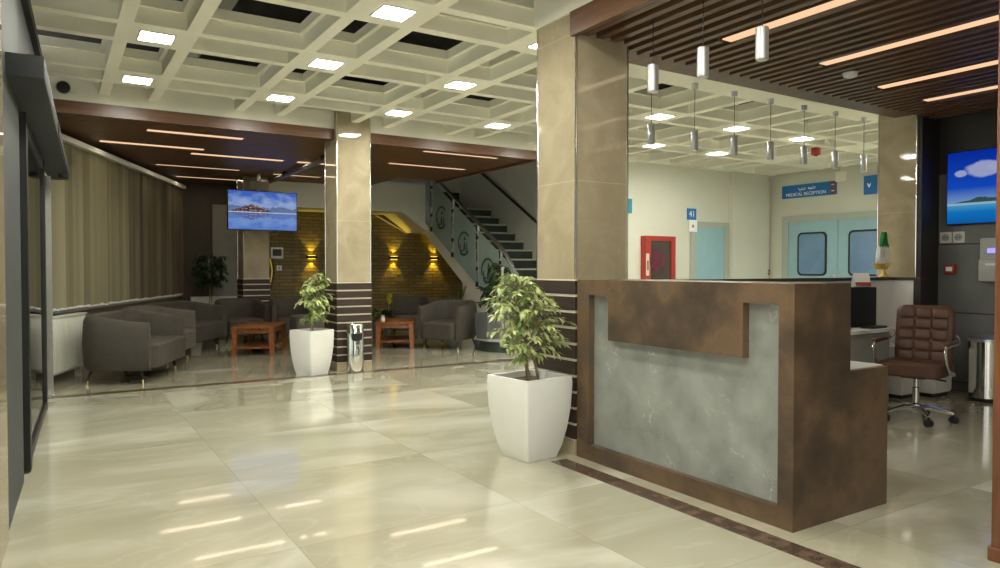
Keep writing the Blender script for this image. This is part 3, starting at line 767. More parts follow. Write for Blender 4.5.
MB().tube([(x, y, .511) for x, y in ((-.22, -.08), (.22, -.08))], .004, 6).build('seat_seam', M['seam'], t)
bmx = Matrix.Translation((0, .22, .715)) @ Matrix.Rotation(rad(90 - 9), 4, 'X')
cushion(MB(), .47, .52, .07, bmx).build('backrest', M['leather'], t, smooth=True)
q = MB()
nr, ncol = 5, 3
cw, chh = .41 / ncol, .47 / nr
for i in range(ncol):
    for j in range(nr):
        cushion(q, cw - .004, chh - .004, .045, bmx @ Matrix.Translation((-.205 + cw * (i + .5), -.235 + chh * (j + .5), .03)), r=.02)
q.build('quilted_pads', M['leather'], t, smooth=True)
for s in (-1, 1):
    x = s * .285
    MB().tube([(s * .2, .05, .40), (x, .05, .41), (x, -.10, .44), (x, -.20, .52), (x, -.235, .62), (x, -.20, .655), (x, -.05, .66), (x, .12, .66), (x, .22, .68), (s * .25, .25, .72)], .013, 10).build('armrest', M['chrome'], t, smooth=True)
    MB().box(x - .025, -.2, .668, x + .025, .10, .69, bev=.009).build('arm_pad', M['leather'], t, smooth=True)

# steel bins -------------------------------------------------------------------
t = thing('swing_bin', 'tall narrow shiny steel litter bin before the lobby column', 'bin', (3.10, 8.225, 0))
MB().lathe([(.10, 0), (.103, .01), (.103, .575), (.095, .585), (.02, .59)], n=32).build('body', M['chrome'], t, smooth=True)
hole = MB()
for k in range(9): pass
rr = []
for z, w in ((.385, .35), (.40, .62), (.44, .72), (.475, .72)):
    ring = [Vector((.1045 * sin(a - .12), -.1045 * cos(a - .12), z)) for a in [(-w + 2 * w * j / 12) for j in range(13)]]
    rr.append(ring)
hole.loft(rr, closed=False, cap=False)
hole.build('opening', M['black'], t, fix=True)
hole = MB()
pg = MB()
def on_cyl(a, z, r=.1046): return (r * sin(a - .2), -r * cos(a - .2), z)
def strip(mb, pts, w):
    for (a0, z0), (a1, z1) in zip(pts, pts[1:]):
        mb.tube([on_cyl(a0, z0), on_cyl((a0 + a1) / 2, (z0 + z1) / 2), on_cyl(a1, z1)], w, 6)
strip(pg, [(-.45, .27), (-.40, .20), (-.12, .20), (-.08, .27)], .004)
strip(pg, [(.15, .21), (.18, .27), (.10, .31), (.22, .32), (.30, .27), (.30, .21)], .005)
pg.lathe([(.001, -.011), (.011, 0), (.001, .011)], on_cyl(.2, .35), 8)
pg.build('litter_pictogram', M['ink_dark'], t)
t = thing('pedal_bin', 'round mirror-steel pedal bin with black lid by dark tiled wall', 'bin', (7.50, 3.235, 0))
MB().lathe([(.145, 0), (.15, .01), (.15, .035)], n=32).build('base', M['black'], t, smooth=True)
MB().lathe([(.145, .035), (.145, .565)], n=32).build('body', M['chrome'], t, smooth=True)
MB().lathe([(.152, .565), (.152, .59), (.13, .61), (.03, .625)], n=32).build('lid', M['steel'], t, smooth=True)
MB().box(-.03, -.20, .012, .03, -.14, .022).build('pedal', M['black'], t)

# wooden post at the far right edge
t = thing('wooden_post', 'reddish brown wooden post with stepped foot at the counter passage', 'post', (3.50, 1.335, 0))
MB().box(-.108, -.1, .06, .1, .1, 2.81, bev=.004).build('shaft', M['post'], t, smooth=True)
MB().box(-.118, -.11, 0, .11, .11, .06, bev=.006).build('foot', M['post'], t, smooth=True)

# ------------------------------------------------------------------ pendants
def pendant(label, loc, zc, h=.175, r=.032, group=None):
    t = thing('pendant_lamp', label, 'lamp', loc, 0, group)
    MB().lathe([(r * .9, 0), (r, .004), (r, h - .004), (r * .9, h)], n=24).build('cylinder_shade', M['alu'], t, smooth=True)
    MB().tube([(0, 0, h), (0, 0, zc - loc[2] - .02)], .003, 6).build('cord', M['black'], t)
    MB().lathe([(.026, 0), (.03, .01), (.03, .048)], (0, 0, zc - loc[2] - .05), 16).build('ceiling_cup', M['alu'], t, smooth=True)
    MB().lathe([(r * .75, 0), (r * .75, .003)], (0, 0, -.002), 20).build('lens', M['white_plastic'], t)
    return t
for y, lb in ((3.28, 'aluminium cylinder pendant over the counter, next to the column'), (2.875, 'aluminium cylinder pendant over the counter, middle of its three'), (2.47, 'aluminium cylinder pendant over the counter, farthest from the column')):
    pendant(lb, (3.2, y, 2.36), 2.948, .17, .034, 'pendants over the reception counter')
ord_ = ['first', 'second', 'third', 'fourth', 'fifth', 'sixth', 'seventh']
for i in range(7):
    pendant('silver cylinder pendant over the partition, %s from the beige column beside the planter' % ord_[i], (4.52 + .549 * i, 4.65, 2.355), 2.972, .185, .033, 'row of pendants behind the reception beam')

# ------------------------------------------------------------------ ceiling panel lights
first = None
cl = thing('ceiling_light', 'x', 'light', (0, 0, ZC), 0, 'square white ceiling panel lights')
MB().box(-.115, -.115, -.006, .115, .115, -.002).build('diffuser', M['panel_light'], cl)
fm = MB(); w = .127; v_ = .115
for (a, b_, c, d) in ((-w, -w, w, -v_), (-w, v_, w, w), (-w, -v_, -v_, v_), (v_, -v_, w, v_)): fm.box(a, b_, -.009, c, d, -.0005)
fm.build('frame', M['white_plastic'], cl)
used = False
col_name = {1: 'column of lights nearest the blinds', 2: 'column of lights passing left of the lobby column'}
for i, x in enumerate(XS):
    for j, y in enumerate(YS):
        if y > 8 or x < 0: continue
        if x > 2.9 and x < 7.9 and y < 4.3: continue
        if x > 7.9 and y < 2.3: continue
        if x > 9.5 and y > 5: continue  # remaining far corridor lights are out of sight, added to brighten that side
        if y < -2.5: continue
        rows = {7.58: 'row closest to the wood fascia', 6.115: 'second row from the wood fascia', 4.65: 'third row from the wood fascia'}
        rn_ = rows.get(round(y, 3), None)
        where = ['', 'over the blinds side', 'left of the lobby column', 'just right of the lobby column', 'before the staircase', 'behind the big column', 'above the fire cabinet', 'above the teal door', 'added unseen to brighten the corridor', 'added unseen to brighten the deep corridor'][min(i, 9)]
        lb = 'square ceiling light %s, %s' % (where, rn_ if rn_ else 'row number %s on the counter side' % ['one', 'two', 'three', 'four', 'five', 'six'][int(round((4.65 - y) / 1.465))])
        if not used: o = cl; used = True; o.location = (x, y, ZC); o['label'] = lb
        else: o = dup(cl, (x, y, ZC), 0, lb)

t = thing('ceiling_disc', 'round cream disc hanging inside a dark ceiling opening', 'speaker', (2.82, 5.62, 3.36))
MB().lathe([(.085, .03), (.11, .02), (.11, 0), (.09, -.01)], n=28).build('disc', M['white_ceiling'], t, smooth=True)
MB().tube([(0, 0, .03), (0, 0, .54)], .008, 8).build('hanger', M['black'], t)
t = thing('ceiling_speaker', 'small dark round speaker on the ceiling near the entrance', 'speaker', (.11, 8.458, 3.085))
QX = Matrix.Rotation(pi / 2, 4, 'X')
MB().lathe([(.058, 0), (.058, .012), (.045, .02)], n=20, mx=QX).build('grille', M['rubber'], t, smooth=True)
MB().lathe([(.066, 0), (.066, .006)], n=20, mx=QX).build('rim', M['grey_plastic'], t, smooth=True)
t = thing('smoke_detector', 'small white detector on the reception slat ceiling', 'detector', (5.38, 3.32, 2.81))
MB().lathe([(.025, -.04), (.05, -.03), (.055, 0)], n=20).build('body', M['white_plastic'], t, smooth=True)
MB().lathe([(.06, -.006), (.06, 0)], n=20).build('base_ring', M['grey_plastic'], t, smooth=True)

# ------------------------------------------------------------------ screens
t = thing('wall_screen', 'screen showing a deep blue sea and cloud on dark tiled wall', 'screen', (7.85, 3.10, 2.07))
MB().box(-.06, -.65, -.372, -.012, .65, .372, bev=.006).build('housing', M['black'], t, smooth=True)
MB().quad((-.061, .64, -.36), (-.061, -.64, -.36), (-.061, -.64, .36), (-.061, .64, .36)).build('picture', M['sea'], t, uv=lambda c: ((.64 - c.y) / 1.28, (c.z + .36) / .72))
MB().box(-.012, -.2, -.15, 0, .2, .15).build('wall_bracket', M['black'], t)
t = thing('hanging_screen', 'screen showing a blue lake island hung from the lobby ceiling', 'screen', (3.045, 12.4, 2.24), rad(2))
MB().box(-.585, 0, -.335, .585, .05, .335, bev=.006).build('housing', M['black'], t, smooth=True)
MB().quad((-.572, -.001, -.322), (.572, -.001, -.322), (.572, -.001, .322), (-.572, -.001, .322)).build('picture', M['lake'], t, uv=lambda c: ((c.x + .572) / 1.144, (c.z + .322) / .644))
MB().tube([(-.05, .1, -.1), (-.05, .1, .62)], .035, 12).box(-.15, .05, -.12, .05, .10, .12).build('ceiling_pole', M['steel'], t, smooth=True)
MB().box(-.17, .0, .36, .10, .15, .50).build('bracket_box', mat('dull_bracket_metal', (.2, .18, .15), .5, .4, var=.05), t)

# small wall fittings on dark wall (face at x = 7.85)
def plate(label, name, cat, y, z, w, h, m, parts):
    t = thing(name, label, cat, (7.85, y, z)); MB().box(-.014, -w / 2, -h / 2, 0, w / 2, h / 2, bev=.004).build('plate', m, t, smooth=True); parts(t); return t
for y, lb in ((3.775, 'white round-hole wall socket, farther from the sea screen'), (3.65, 'white round-hole wall socket, directly under the sea screen edge')):
    def pr(t):
        MB().lathe([(.036, 0), (.036, .006), (.026, .006), (.026, .001)], n=20, mx=Matrix.Translation((-.0145, 0, 0)) @ Matrix.Rotation(-pi / 2, 4, 'Y')).build('socket_ring', M['grey_plastic'], t, smooth=True)
        for s in (-1, 1): MB().box(-.021, s * .012 - .004, -.004, -.0142, s * .012 + .004, .004).build('contact_hole', M['black'], t)
    plate(lb, 'wall_socket', 'socket', y, 1.575, .115, .115, M['white_plastic'], pr)
def pr(t):
    MB().box(-.05, -.048, -.048, -.014, .048, .048, bev=.006).build('box', M['red'], t, smooth=True)
    MB().box(-.0525, -.030, -.022, -.0495, .030, .022).build('white_label', M['paper'], t)
plate('red fire call point with white label on dark tiled wall', 'call_point', 'alarm', 3.72, 1.25, .10, .10, M['red'], pr)
t = thing('control_panel', 'pale grey wall terminal with violet display below the sea screen', 'panel', (7.85, 3.27, 1.345))
MB().box(-.07, -.16, -.22, 0, .16, .21, bev=.012).build('case', M['grey_plastic'], t, smooth=True)
MB().box(-.085, -.165, -.22, -.05, .165, -.0, bev=.012).build('lower_cover', M['grey_plastic'], t, smooth=True)
MB().box(-.0725, -.13, .06, -.069, .09, .11).build('display', M['lcd'], t)
MB().box(-.087, .0, -.06, -.084, .1, -.04).build('nameplate', M['white_plastic'], t)

# ------------------------------------------------------------------ corridor fittings
Y8 = 8.9
d2 = root_struct('door_2', (10.08, Y8, 0))
b = MB(); b.box(-.49, -.05, 0, -.37, 0, 2.10); b.box(.37, -.05, 0, .49, 0, 2.10); b.box(-.37, -.05, 2.0, .37, 0, 2.10); b.build('door_frame', M['doorframe'], d2)
B('door_leaf', M['teal'], -.37, -.03, .01, .37, -.005, 2.0, d2)
MB().tube([(-.30, -.03, 1.0), (-.30, -.08, 1.0), (-.19, -.08, 1.0)], .01, 8).build('door_handle', M['steel'], d2, smooth=True)
d3 = root_struct('door_3', (11.8, 7.46, 0))
b = MB(); b.box(-.05, 1.0, 0, 0, 1.13, 2.24); b.box(-.05, -1.13, 0, 0, -1.0, 2.24); b.box(-.05, -1.0, 2.12, 0, 1.0, 2.24); b.build('door_frame', M['doorframe'], d3)
for s in (-1, 1):
    lf = B('door_leaf', M['teal'], -.035, (.004 if s > 0 else -.996), .01, -.005, (.996 if s > 0 else -.004), 2.12, d3)
    c = s * .50; hw, hh, rc = .295, .40, .09; zc = 1.525
    def rr_(hw, hh, rc):
        p = []
        for cx, cz, a0 in ((hw - rc, hh - rc, 0), (-hw + rc, hh - rc, pi / 2), (-hw + rc, -hh + rc, pi), (hw - rc, -hh + rc, 1.5 * pi)):
            for k in range(6): a = a0 + pi / 2 * k / 5; p.append((cx + rc * cos(a), cz + rc * sin(a)))
        return p
    MB().prism(rr_(hw, hh, rc), lambda p, q: (-.052 + .017 * q, c + p[0], zc + p[1])).build('gasket', M['rubber'], lf, smooth=True)
    MB().prism(rr_(hw - .035, hh - .035, rc - .02), lambda p, q: (-.055 + .003 * q, c + p[0], zc + p[1])).build('pane', M['door_pane'], lf)
    MB().box(-.05, s * .06 - .02, .9, -.035, s * .06 + .02, 1.15).build('push_plate', M['steel'], lf)
t = thing('fire_cabinet', 'red fire hose cabinet with dark glass on the corridor wall', 'cabinet', (8.80, Y8, 1.39))
b = MB(); b.box(-.38, -.12, -.42, -.26, 0, .42).box(.22, -.12, -.42, .32, 0, .42).box(-.26, -.12, .34, .22, 0, .42).box(-.26, -.12, -.42, .22, 0, -.36)
b.build('frame', M['red'], t)
B('dark_pane', mat('dark_cabinet_glass', (.055, .04, .035), .2, var=.1), -.26, -.10, -.36, .22, -.08, .34, t)
MB().lathe([(.02, 0), (.17, .002), (.17, .008)], n=28, mx=Matrix.Translation((-.12, -.115, .0)) @ Matrix.Rotation(pi / 2, 4, 'X')).build('hose_reel', mat('dark_hose', (.10, .012, .03), .6, var=.2), t, smooth=True)
B('side_handle', M['groove'], -.375, -.13, -.25, -.31, -.12, .12, t)
B('latch', M['ink_dark'], -.355, -.135, -.16, -.33, -.13, .0, t)
# door number sign and notice
t = thing('door_sign', 'small blue number sign above the corner of the teal door', 'sign', (9.63, Y8, 2.225))
B('plate', M['sign_blue'], -.11, -.015, -.10, .11, 0, .10, t)
text_part('number', '41', .15, M['ink_white'], t, (0, -.017, 0), (pi / 2, 0, 0))
t = thing('notice', 'white paper notice under the small blue number sign', 'notice', (9.62, Y8, 2.015))
B('sheet', M['paper'], -.10, -.055, -.105, .10, -.05, .105, t)
B('emblem', M['greypanel'], -.03, -.057, -.03, .02, -.054, .02, t)
# long blue sign on the right corridor wall
t = thing('direction_sign', 'long blue sign with white lettering over the double doors', 'sign', (11.8, 8.06, 2.70), -pi / 2)
B('plate', M['sign_blue'], -.55, -.03, -.12, .55, 0, .12, t)
B('arrow_plate', mat('maroon_grey_plate', (.14, .09, .09), .5, var=.05), .44, -.033, -.12, .55, -.029, .12, t)
text_part('lettering', 'MEDICAL RECEPTION', .085, M['ink_white'], t, (-.05, -.032, -.062), (pi / 2, 0, 0))
ar = MB()
def stroke(mb, pts, w=.008):
    mb.tube([(x, -.032, z) for x, z in pts], w, 6)
# Arabic-style joined lettering: two words read from the right
stroke(ar, [(.14, .055), (.14, .03), (.11, .022), (.08, .022), (.075, .05), (.06, .024), (.035, .022), (.03, .045), (.012, .05), (.008, .03), (.025, .024)])
stroke(ar, [(-.06, .055), (-.055, .03), (-.09, .022), (-.12, .022), (-.125, .045), (-.14, .022), (-.175, .022), (-.19, .04), (-.2, .06)])
for x, z in ((.1, .06), (.115, .06), (.05, .0), (-.1, .055), (-.15, 0), (-.165, 0)): ar.lathe([(.001, -.007), (.007, 0), (.001, .007)], (x, -.032, z), 8)
ar.build('script_lettering', M['ink_white'], t)
for z in (.055, -.055): 
    MB().lathe([(.012, -.01), (.035, 0), (.012, .01)], (.495, -.034, z), 10).build('pictogram', M['ink_white'], t)
t = thing('conduit_box', 'small cream junction box by the end of the long blue sign', 'box', (11.8, 7.42, 2.88))
MB().box(-.05, -.09, -.09, 0, .09, .09, bev=.006).build('lid', M['wall_white'], t, smooth=True)
MB().tube([(-.02, 0, .09), (-.02, 0, .16)], .012, 8).build('conduit', M['wall_white'], t)
t = thing('direction_sign', 'blue sign half hidden by the column behind the flag', 'sign', (11.8, 6.88, 2.68), -pi / 2)
B('plate', M['sign_blue'], -.12, -.03, -.16, .45, 0, .16, t)
MB().prism([(-.03, .03), (-.01, .03), (.01, -.01), (.03, .03), (.04, .03), (.015, -.04), (.0, -.04)], lambda p, q: (p[0] - .03, -.034 + .003 * q, p[1])).build('chevron', M['ink_white'], t)
text_part('lettering', 'ROOM', .05, M['ink_dark'], t, (.02, -.002, -.23), (pi / 2, 0, 0)) if False else None
t = thing('corridor_sign', 'narrow teal sign peeking past the big beige column', 'sign', (8.18, Y8, 2.30))
B('plate', mat('teal_sign', (.03, .25, .30), .4, var=.05), -.14, -.03, -.12, .01, 0, .12, t)
B('border', M['ink_white'], -.13, -.032, -.11, -.12, -.03, .11, t)
t = thing('call_point', 'small red call button on the corridor corner', 'alarm', (11.71, 8.90, 1.19))
MB().box(-.05, -.04, -.05, .05, 0, .05, bev=.005).build('box', M['red'], t, smooth=True)
MB().box(-.022, -.044, -.02, .022, -.04, .02).build('button', M['flower'], t)
t = thing('alarm_sounder', 'small red sounder high on the double door wall', 'alarm', (11.8, 7.86, 2.97))
t.location = (9.6, 6.45, 3.05)
t['label'] = 'small red sounder on the ceiling above the corridor'
MB().box(-.05, -.05, -.11, .05, .05, 0, bev=.01).build('body', M['red'], t, smooth=True)
MB().lathe([(.03, -.015), (.035, 0)], (0, 0, -.11), 14).build('horn', M['maroon'], t, smooth=True)

# ------------------------------------------------------------------ stairs
RI, GO, Y0S, NS = .18, .305, 9.22, 14
XL, XR = 6.6, 7.9
t = thing('staircase', 'straight staircase with pale treads and dark risers against the wall', 'stairs', (0, 0, 0))
# wide rounded first step
pts = [(XR, Y0S + .3), (XR, 8.87)]
for k in range(9):
    a = -pi / 2 - pi / 2 * k / 8; pts.append((5.85 + .32 * cos(a), 9.19 + .32 * sin(a)))
pts.append((5.53, Y0S + .3))
MB().prism(pts, lambda p, q: (p[0], p[1], .16 * q)).build('bottom_step', M['stair_dark'], t)
MB().prism([(x - (.02 if x < XR else 0), y - (.02 if y < 9.2 else 0)) for x, y in pts], lambda p, q: (p[0], p[1], .16 + .02 * q)).build('tread', M['stair_tread'], t)
for i in range(1, NS):
    y = Y0S + GO * (i - 1) + .001 * i; z = RI * i
    MB().box(XL + .06, y, z, XR, y + .02, z + RI - .03).build('riser', M['stair_dark'], t)
    MB().box(XL, y - .025, z + RI - .03, XR, y + GO + .02, z + RI).build('tread', M['stair_tread'], t)
sl_ = RI / GO
def nose(y): return RI + (y - Y0S) * sl_
YT = Y0S + GO * (NS - 1)
# stringer: white side face, polygon in (y, z)
poly = [(Y0S, 0), (Y0S, nose(Y0S) + .02), (YT, nose(YT) + .02), (YT + .02, 2.04), (13.43, 2.04), (11.65, .94), (11.65, 0)]
MB().prism(poly, lambda p, q: (XL - .05 + .05 * q, p[0], p[1])).build('stringer', M['wall_white'], t)
MB().prism([(11.65, .80), (11.65, .94), (13.3, 2.0), (YT, nose(YT) - .2), (Y0S + .35, .18), (Y0S + .35, 0), (11.5, 0)], lambda p, q: (XL + .001 + (XR - XL - .002) * q, p[0], p[1])).build('soffit_slab', M['wall_white'], t)
# landing and upper flight underside
MB().prism([(3.3, 2.40), (5.98, 2.40), (6.52, 2.03), (7.9, 2.03), (7.9, 2.50), (6.60, 2.50), (6.60, 2.98), (3.3, 2.98)], lambda p, q: (p[0], 13.2 + .95 * q, p[1])).build('landing', M['wall_white'], t)
s_ = thing('cove_strip', 'amber glowing strip on the slope below the upper stair flight', 'light')
MB().tube([(5.80, 14.135, 2.385), (6.5, 14.135, 2.03)], .009, 8).build('glow_tube', M['cove_light'], s_, smooth=True)
MB().tube([(5.80, 14.145, 2.385), (6.5, 14.145, 2.035)], .012, 6).build('back_channel', M['wall_white'], s_)

up = thing('stair_fill_light', 'unseen fill panel added high over the staircase to brighten it', 'light', (7.1, 11.5, 5.0))  # unseen panel light added to brighten the stairwell
MB().box(-.3, -.3, -.02, .3, .3, -.012).build('diffuser', M['panel_light'], up); MB().box(-.33, -.33, -.012, .33, .33, 0).build('frame', M['white_plastic'], up)
t = thing('balustrade', 'stair balustrade of frosted green glass panels with round emblems', 'railing')
yp = [10.32, 11.10, 12.03, 12.93]
for y in yp:
    p = MB(); zb = nose(y); p.tube([(XL - .075, y, zb - .34), (XL - .075, y, zb + .77)], .021, 10)
    po = p.build('post', M['steel'], t, smooth=True)
    MB().box(XL - .12, y - .03, zb - .36, XL - .05, y + .03, zb - .27).build('foot_clamp', M['black'], po)
    MB().box(XL - .11, y - .03, zb - .06, XL - .09, y + .03, zb - .0).build('glass_clamp', M['black'], po)
    MB().box(XL - .11, y - .03, zb + .50, XL - .09, y + .03, zb + .56).build('glass_clamp', M['black'], po)
def glassp(y0, y1):
    poly = [(y0, nose(y0) - .33), (y1, nose(y1) - .33), (y1, nose(y1) + .68), (y0, nose(y0) + .68)]
    return MB().prism(poly, lambda p, q: (XL - .105 + .012 * q, p[0], p[1])).build('glass_panel', M['glass_frost'], t)
pan = [(9.75, 10.27), (10.37, 11.05), (11.15, 11.98), (12.08, 12.88), (12.98, 13.2)]
for a, b_ in pan:
    gp = glassp(a, b_)
    if b_ > 13.1 or a < 9.8: continue
    yc, zc = (a + b_) / 2, nose((a + b_) / 2) + .16; e = MB(); X_ = XL - .112
    def arc(r, a0, a1, w):
        n = 10
        for k in range(n):
            t0, t1 = a0 + (a1 - a0) * k / n, a0 + (a1 - a0) * (k + 1) / n
            P = [(X_, yc - cos(q_) * rr_2, zc + sin(q_) * rr_2) for q_, rr_2 in ((t0, r - w), (t1, r - w), (t1, r + w), (t0, r + w))]
            e.bm.faces.new([e.bm.verts.new(p) for p in P])
    arc(.21, rad(35), rad(205), .02); arc(.21, rad(225), rad(318), .024)
    def gq(*ps): e.bm.faces.new([e.bm.verts.new((X_, yc - p[0], zc + p[1])) for p in ps])
    gq((-.02, .06), (.08, .06), (.04, .15))
    gq((-.16, -.15), (-.12, -.15), (-.12, .0), (-.16, .0)); gq((-.12, -.15), (-.05, -.15), (-.05, -.11), (-.12, -.11))
    gq((-.04, -.15), (.0, -.15), (.035, .03), (.0, .03)); gq((.07, -.15), (.03, -.15), (.0, .03), (.035, .03)); gq((-.02, -.09), (.06, -.09), (.06, -.06), (-.02, -.06))
    gq((.09, -.15), (.13, -.15), (.13, .0), (.09, .0))
    e.build('round_emblem', M['etch'], gp, fix=True)
hr = [(XL - .075, 13.2, nose(13.2) + .79), (XL - .075, 10.6, nose(10.6) + .79), (XL - .075, 10.2, nose(10.2) + .77), (XL - .075, 9.98, nose(9.98) + .68), (XL - .075, 9.9, nose(9.9) + .5), (XL - .075, 9.93, nose(9.93) + .34), (XL - .075, 10.02, nose(10.02) + .26)]
MB().tube(hr, .032, 12).build('handrail', M['steel'], t, smooth=True)
t = thing('newel_post', 'slim steel newel post with ball cap on the bottom step', 'post', (5.74, 9.05, .18))
MB().tube([(0, 0, 0), (0, 0, 1.06)], .021, 12).build('shaft', M['steel'], t, smooth=True)
MB().lathe([(.02, 0), (.036, .02), (.036, .045), (.01, .065)], (0, 0, 1.06), 16).build('cap', M['chrome'], t, smooth=True)
MB().lathe([(.05, 0), (.05, .01), (.025, .02)], n=16).build('foot_flange', M['steel'], t, smooth=True)
t = thing('wall_handrail', 'dark wall-mounted handrail climbing along the white stair wall', 'railing')
MB().tube([(XR - .07, 9.3, nose(9.3) + .88), (XR - .07, 13.2, nose(13.2) + .80)], .028, 12).build('rail_tube', mat('dark_bronze_rail', (.10, .085, .06), .35, .6, var=.1), t, smooth=True)
for y in (9.7, 10.9, 12.1, 13.0): MB().tube([(XR - .07, y, nose(y) + .84), (XR, y, nose(y) + .80)], .01, 8).build('bracket', M['steel'], t)

# ------------------------------------------------------------------ sconces & small wall plates on stone wall (front face y = 14.16)
def sconce(x, lb):
    t = thing('wall_sconce', lb, 'lamp', (x, 14.16, 1.49), 0, 'up and down amber wall sconces on the stone wall')
    MB().box(-.10, -.10, -.03, .10, 0, .03, bev=.005).build('body', mat('bronze_sconce', (.05, .035, .015), .4, .5, var=.1), t, smooth=True)
    for s in (-1, 1):
        MB().box(-.07, -.08, min(s * .031, s * .034), .07, -.02, max(s * .031, s * .034)).build('lens', M['sconce_light'], t)
        l = bpy.data.lights.new('sconce_beam', 'SPOT'); l.energy = 8 if s < 0 else 5.5; l.color = (1, .68, .04); l.spot_size = rad(85); l.spot_blend = .6; l.shadow_soft_size = .02
        lo = bpy.data.objects.new('sconce_beam', l); COL.objects.link(lo); lo.parent = t; lo.location = (0, -.06, s * .045)
        lo.rotation_euler = (rad(180 if s > 0 else 0) + (rad(-4) if s > 0 else rad(4)), 0, 0)
    return t
sconce(4.41, 'amber sconce on the stone wall left of the lobby column')
sconce(6.20, 'amber sconce on the stone wall just right of the lobby column')
sconce(7.16, 'amber sconce on the stone wall beside the staircase side')
t = thing('intercom', 'square white wall unit with dark screen on the stone wall', 'intercom', (3.73, 14.16, 1.565))
MB().box(-.12, -.03, -.11, .12, 0, .11, bev=.008).build('case', M['white_plastic'], t, smooth=True); B('screen', M['black'], -.085, -.033, -.06, .085, -.03, .075, t)
t = thing('light_switch', 'small white switch plate under the square wall unit', 'switch', (3.77, 14.16, 1.27))
MB().box(-.05, -.02, -.05, .05, 0, .05, bev=.005).build('plate', M['white_plastic'], t, smooth=True); B('rocker', M['grey_plastic'], -.02, -.026, -.03, .02, -.02, .03, t)

# ------------------------------------------------------------------ seating
def tub_shell(W, D, zb, za, zback, th=.11, r=.26):
    hw = W / 2; path = []
    front, back = -D / 2, D / 2
    path.append((hw, front)); path.append((hw, front + .2))
    for k in range(9):
        a = pi / 2 * k / 8; path.append((hw - r + r * cos(a), back - r + r * sin(a)))
    n = max(2, int((W - 2 * r) / .15))
    for k in range(1, n): path.append((hw - r - (W - 2 * r) * k / n, back))
    for k in range(9):
        a = pi / 2 + pi / 2 * k / 8; path.append((-hw + r + r * cos(a), back - r + r * sin(a)))
    path.append((-hw, front + .2)); path.append((-hw, front))
    rings = []; P = [Vector((x, y, 0)) for x, y in path]
    for i, p in enumerate(P):
        t = (P[min(i + 1, len(P) - 1)] - P[max(i - 1, 0)]).normalized(); nrm = Vector((t.y, -t.x, 0))
        f = (p.y - front) / D; f = max(0, min(1, f)); s = f * f * (3 - 2 * f); top = za + (zback - za) * s
        inn = -nrm
        tk = th * (1 if 0 < i < len(P) - 1 else .72); ins = 0 if 0 < i < len(P) - 1 else .015
        def q(off, z): return p + inn * off + Vector((0, 0, z))
        rings.append([q(.03 + ins, zb), q(.0 + ins, zb + .05), q(-.012 + ins, (zb + top) / 2), q(0 + ins, top - .07), q(.02, top - .02), q(tk * .5, top), q(tk * .85, top - .02), q(tk, top - .07), q(tk + .01, (zb + top) / 2), q(tk, zb)])
    return rings
def make_seat(name, label, cat, W, D=.74, m='sofa', group=None):
    t = thing(name, label, cat, (0, 0, 0), 0, group)
    MB().loft(tub_shell(W, D, .15, .67, .75)).build('backrest', M[m], t, smooth=True)
    cushion(MB(), W - .20, D - .06, .27, Matrix.Translation((0, -.085, .295)), r=.05).build('seat_cushion', M[m], t, smooth=True)
    p = MB(); p.tube([(x, y, .385) for x, y in ((-W / 2 + .13, -D / 2 - .055), (W / 2 - .13, -D / 2 - .055))], .006, 6); p.build('piping', M[m], t)
    for sx in (-1, 1):
        for sy in (-1, 1):
            x, y = sx * (W / 2 - .12), sy * (D / 2 - .12)
            l = MB().tube([(x, y, .17), (x + sx * .03, y + sy * .03, .045)], .014, 8, radii=[.018, .012]).build('leg', M['leg'], t, smooth=True)
            MB().tube([(x + sx * .03, y + sy * .03, .045), (x + sx * .036, y + sy * .036, 0)], .0125, 8).build('leg_tip', M['brass'], l, smooth=True)
    return t
def face(fx, fy): return math.atan2(fy, fx) + pi / 2   # local facing is -Y
g1, g2 = 'grey tub sofas in the lobby', 'grey tub armchairs in the lobby'
love = make_seat('loveseat', 'grey tub loveseat nearest the entrance, beside the front radiator', 'sofa', 1.30, group=g1)
love.location = (.79, 9.22, 0); love.rotation_euler = (0, 0, face(.91, -.41))
dup(love, (1.68, 11.74, 0), face(.84, -.54), 'grey tub loveseat third in the row along the blinds', g1)
arm = make_seat('armchair', 'lighter grey tub armchair between the two loveseats by the blinds', 'armchair', .82, m='sofa_light', group=g2)
arm.location = (1.17, 10.55, 0); arm.rotation_euler = (0, 0, face(.86, -.5))
arm2 = make_seat('armchair', 'grey tub armchair under the lake screen facing the coffee table', 'armchair', .78, group=g2)
arm2.location = (2.66, 12.42, 0); arm2.rotation_euler = (0, 0, face(.05, -1))
dup(arm2, (3.48, 12.2, 0), face(-.15, -.97), 'grey tub armchair behind the white planter at the lobby column', g2)
dup(arm2, (5.34, 9.98, 0), face(-.84, -.54), 'grey tub armchair beside the slate grey planter near the stairs', g2)
dup(arm2, (5.5, 11.85, 0), face(-.35, -.94), 'grey tub armchair below the stairs behind the second coffee table', g2)
t = thing('pouf', 'low pale grey pouf partly behind the white planter at the lobby column', 'pouf', (3.32, 10.9, 0))
cushion(MB(), .44, .44, .36, Matrix.Translation((0, 0, .36)), r=.05).build('cushion', M['sofa_light'], t, smooth=True)
for sx in (-1, 1):
    for sy in (-1, 1): MB().tube([(sx * .15, sy * .15, .2), (sx * .16, sy * .16, 0)], .014, 8).build('leg', M['leg'], t)

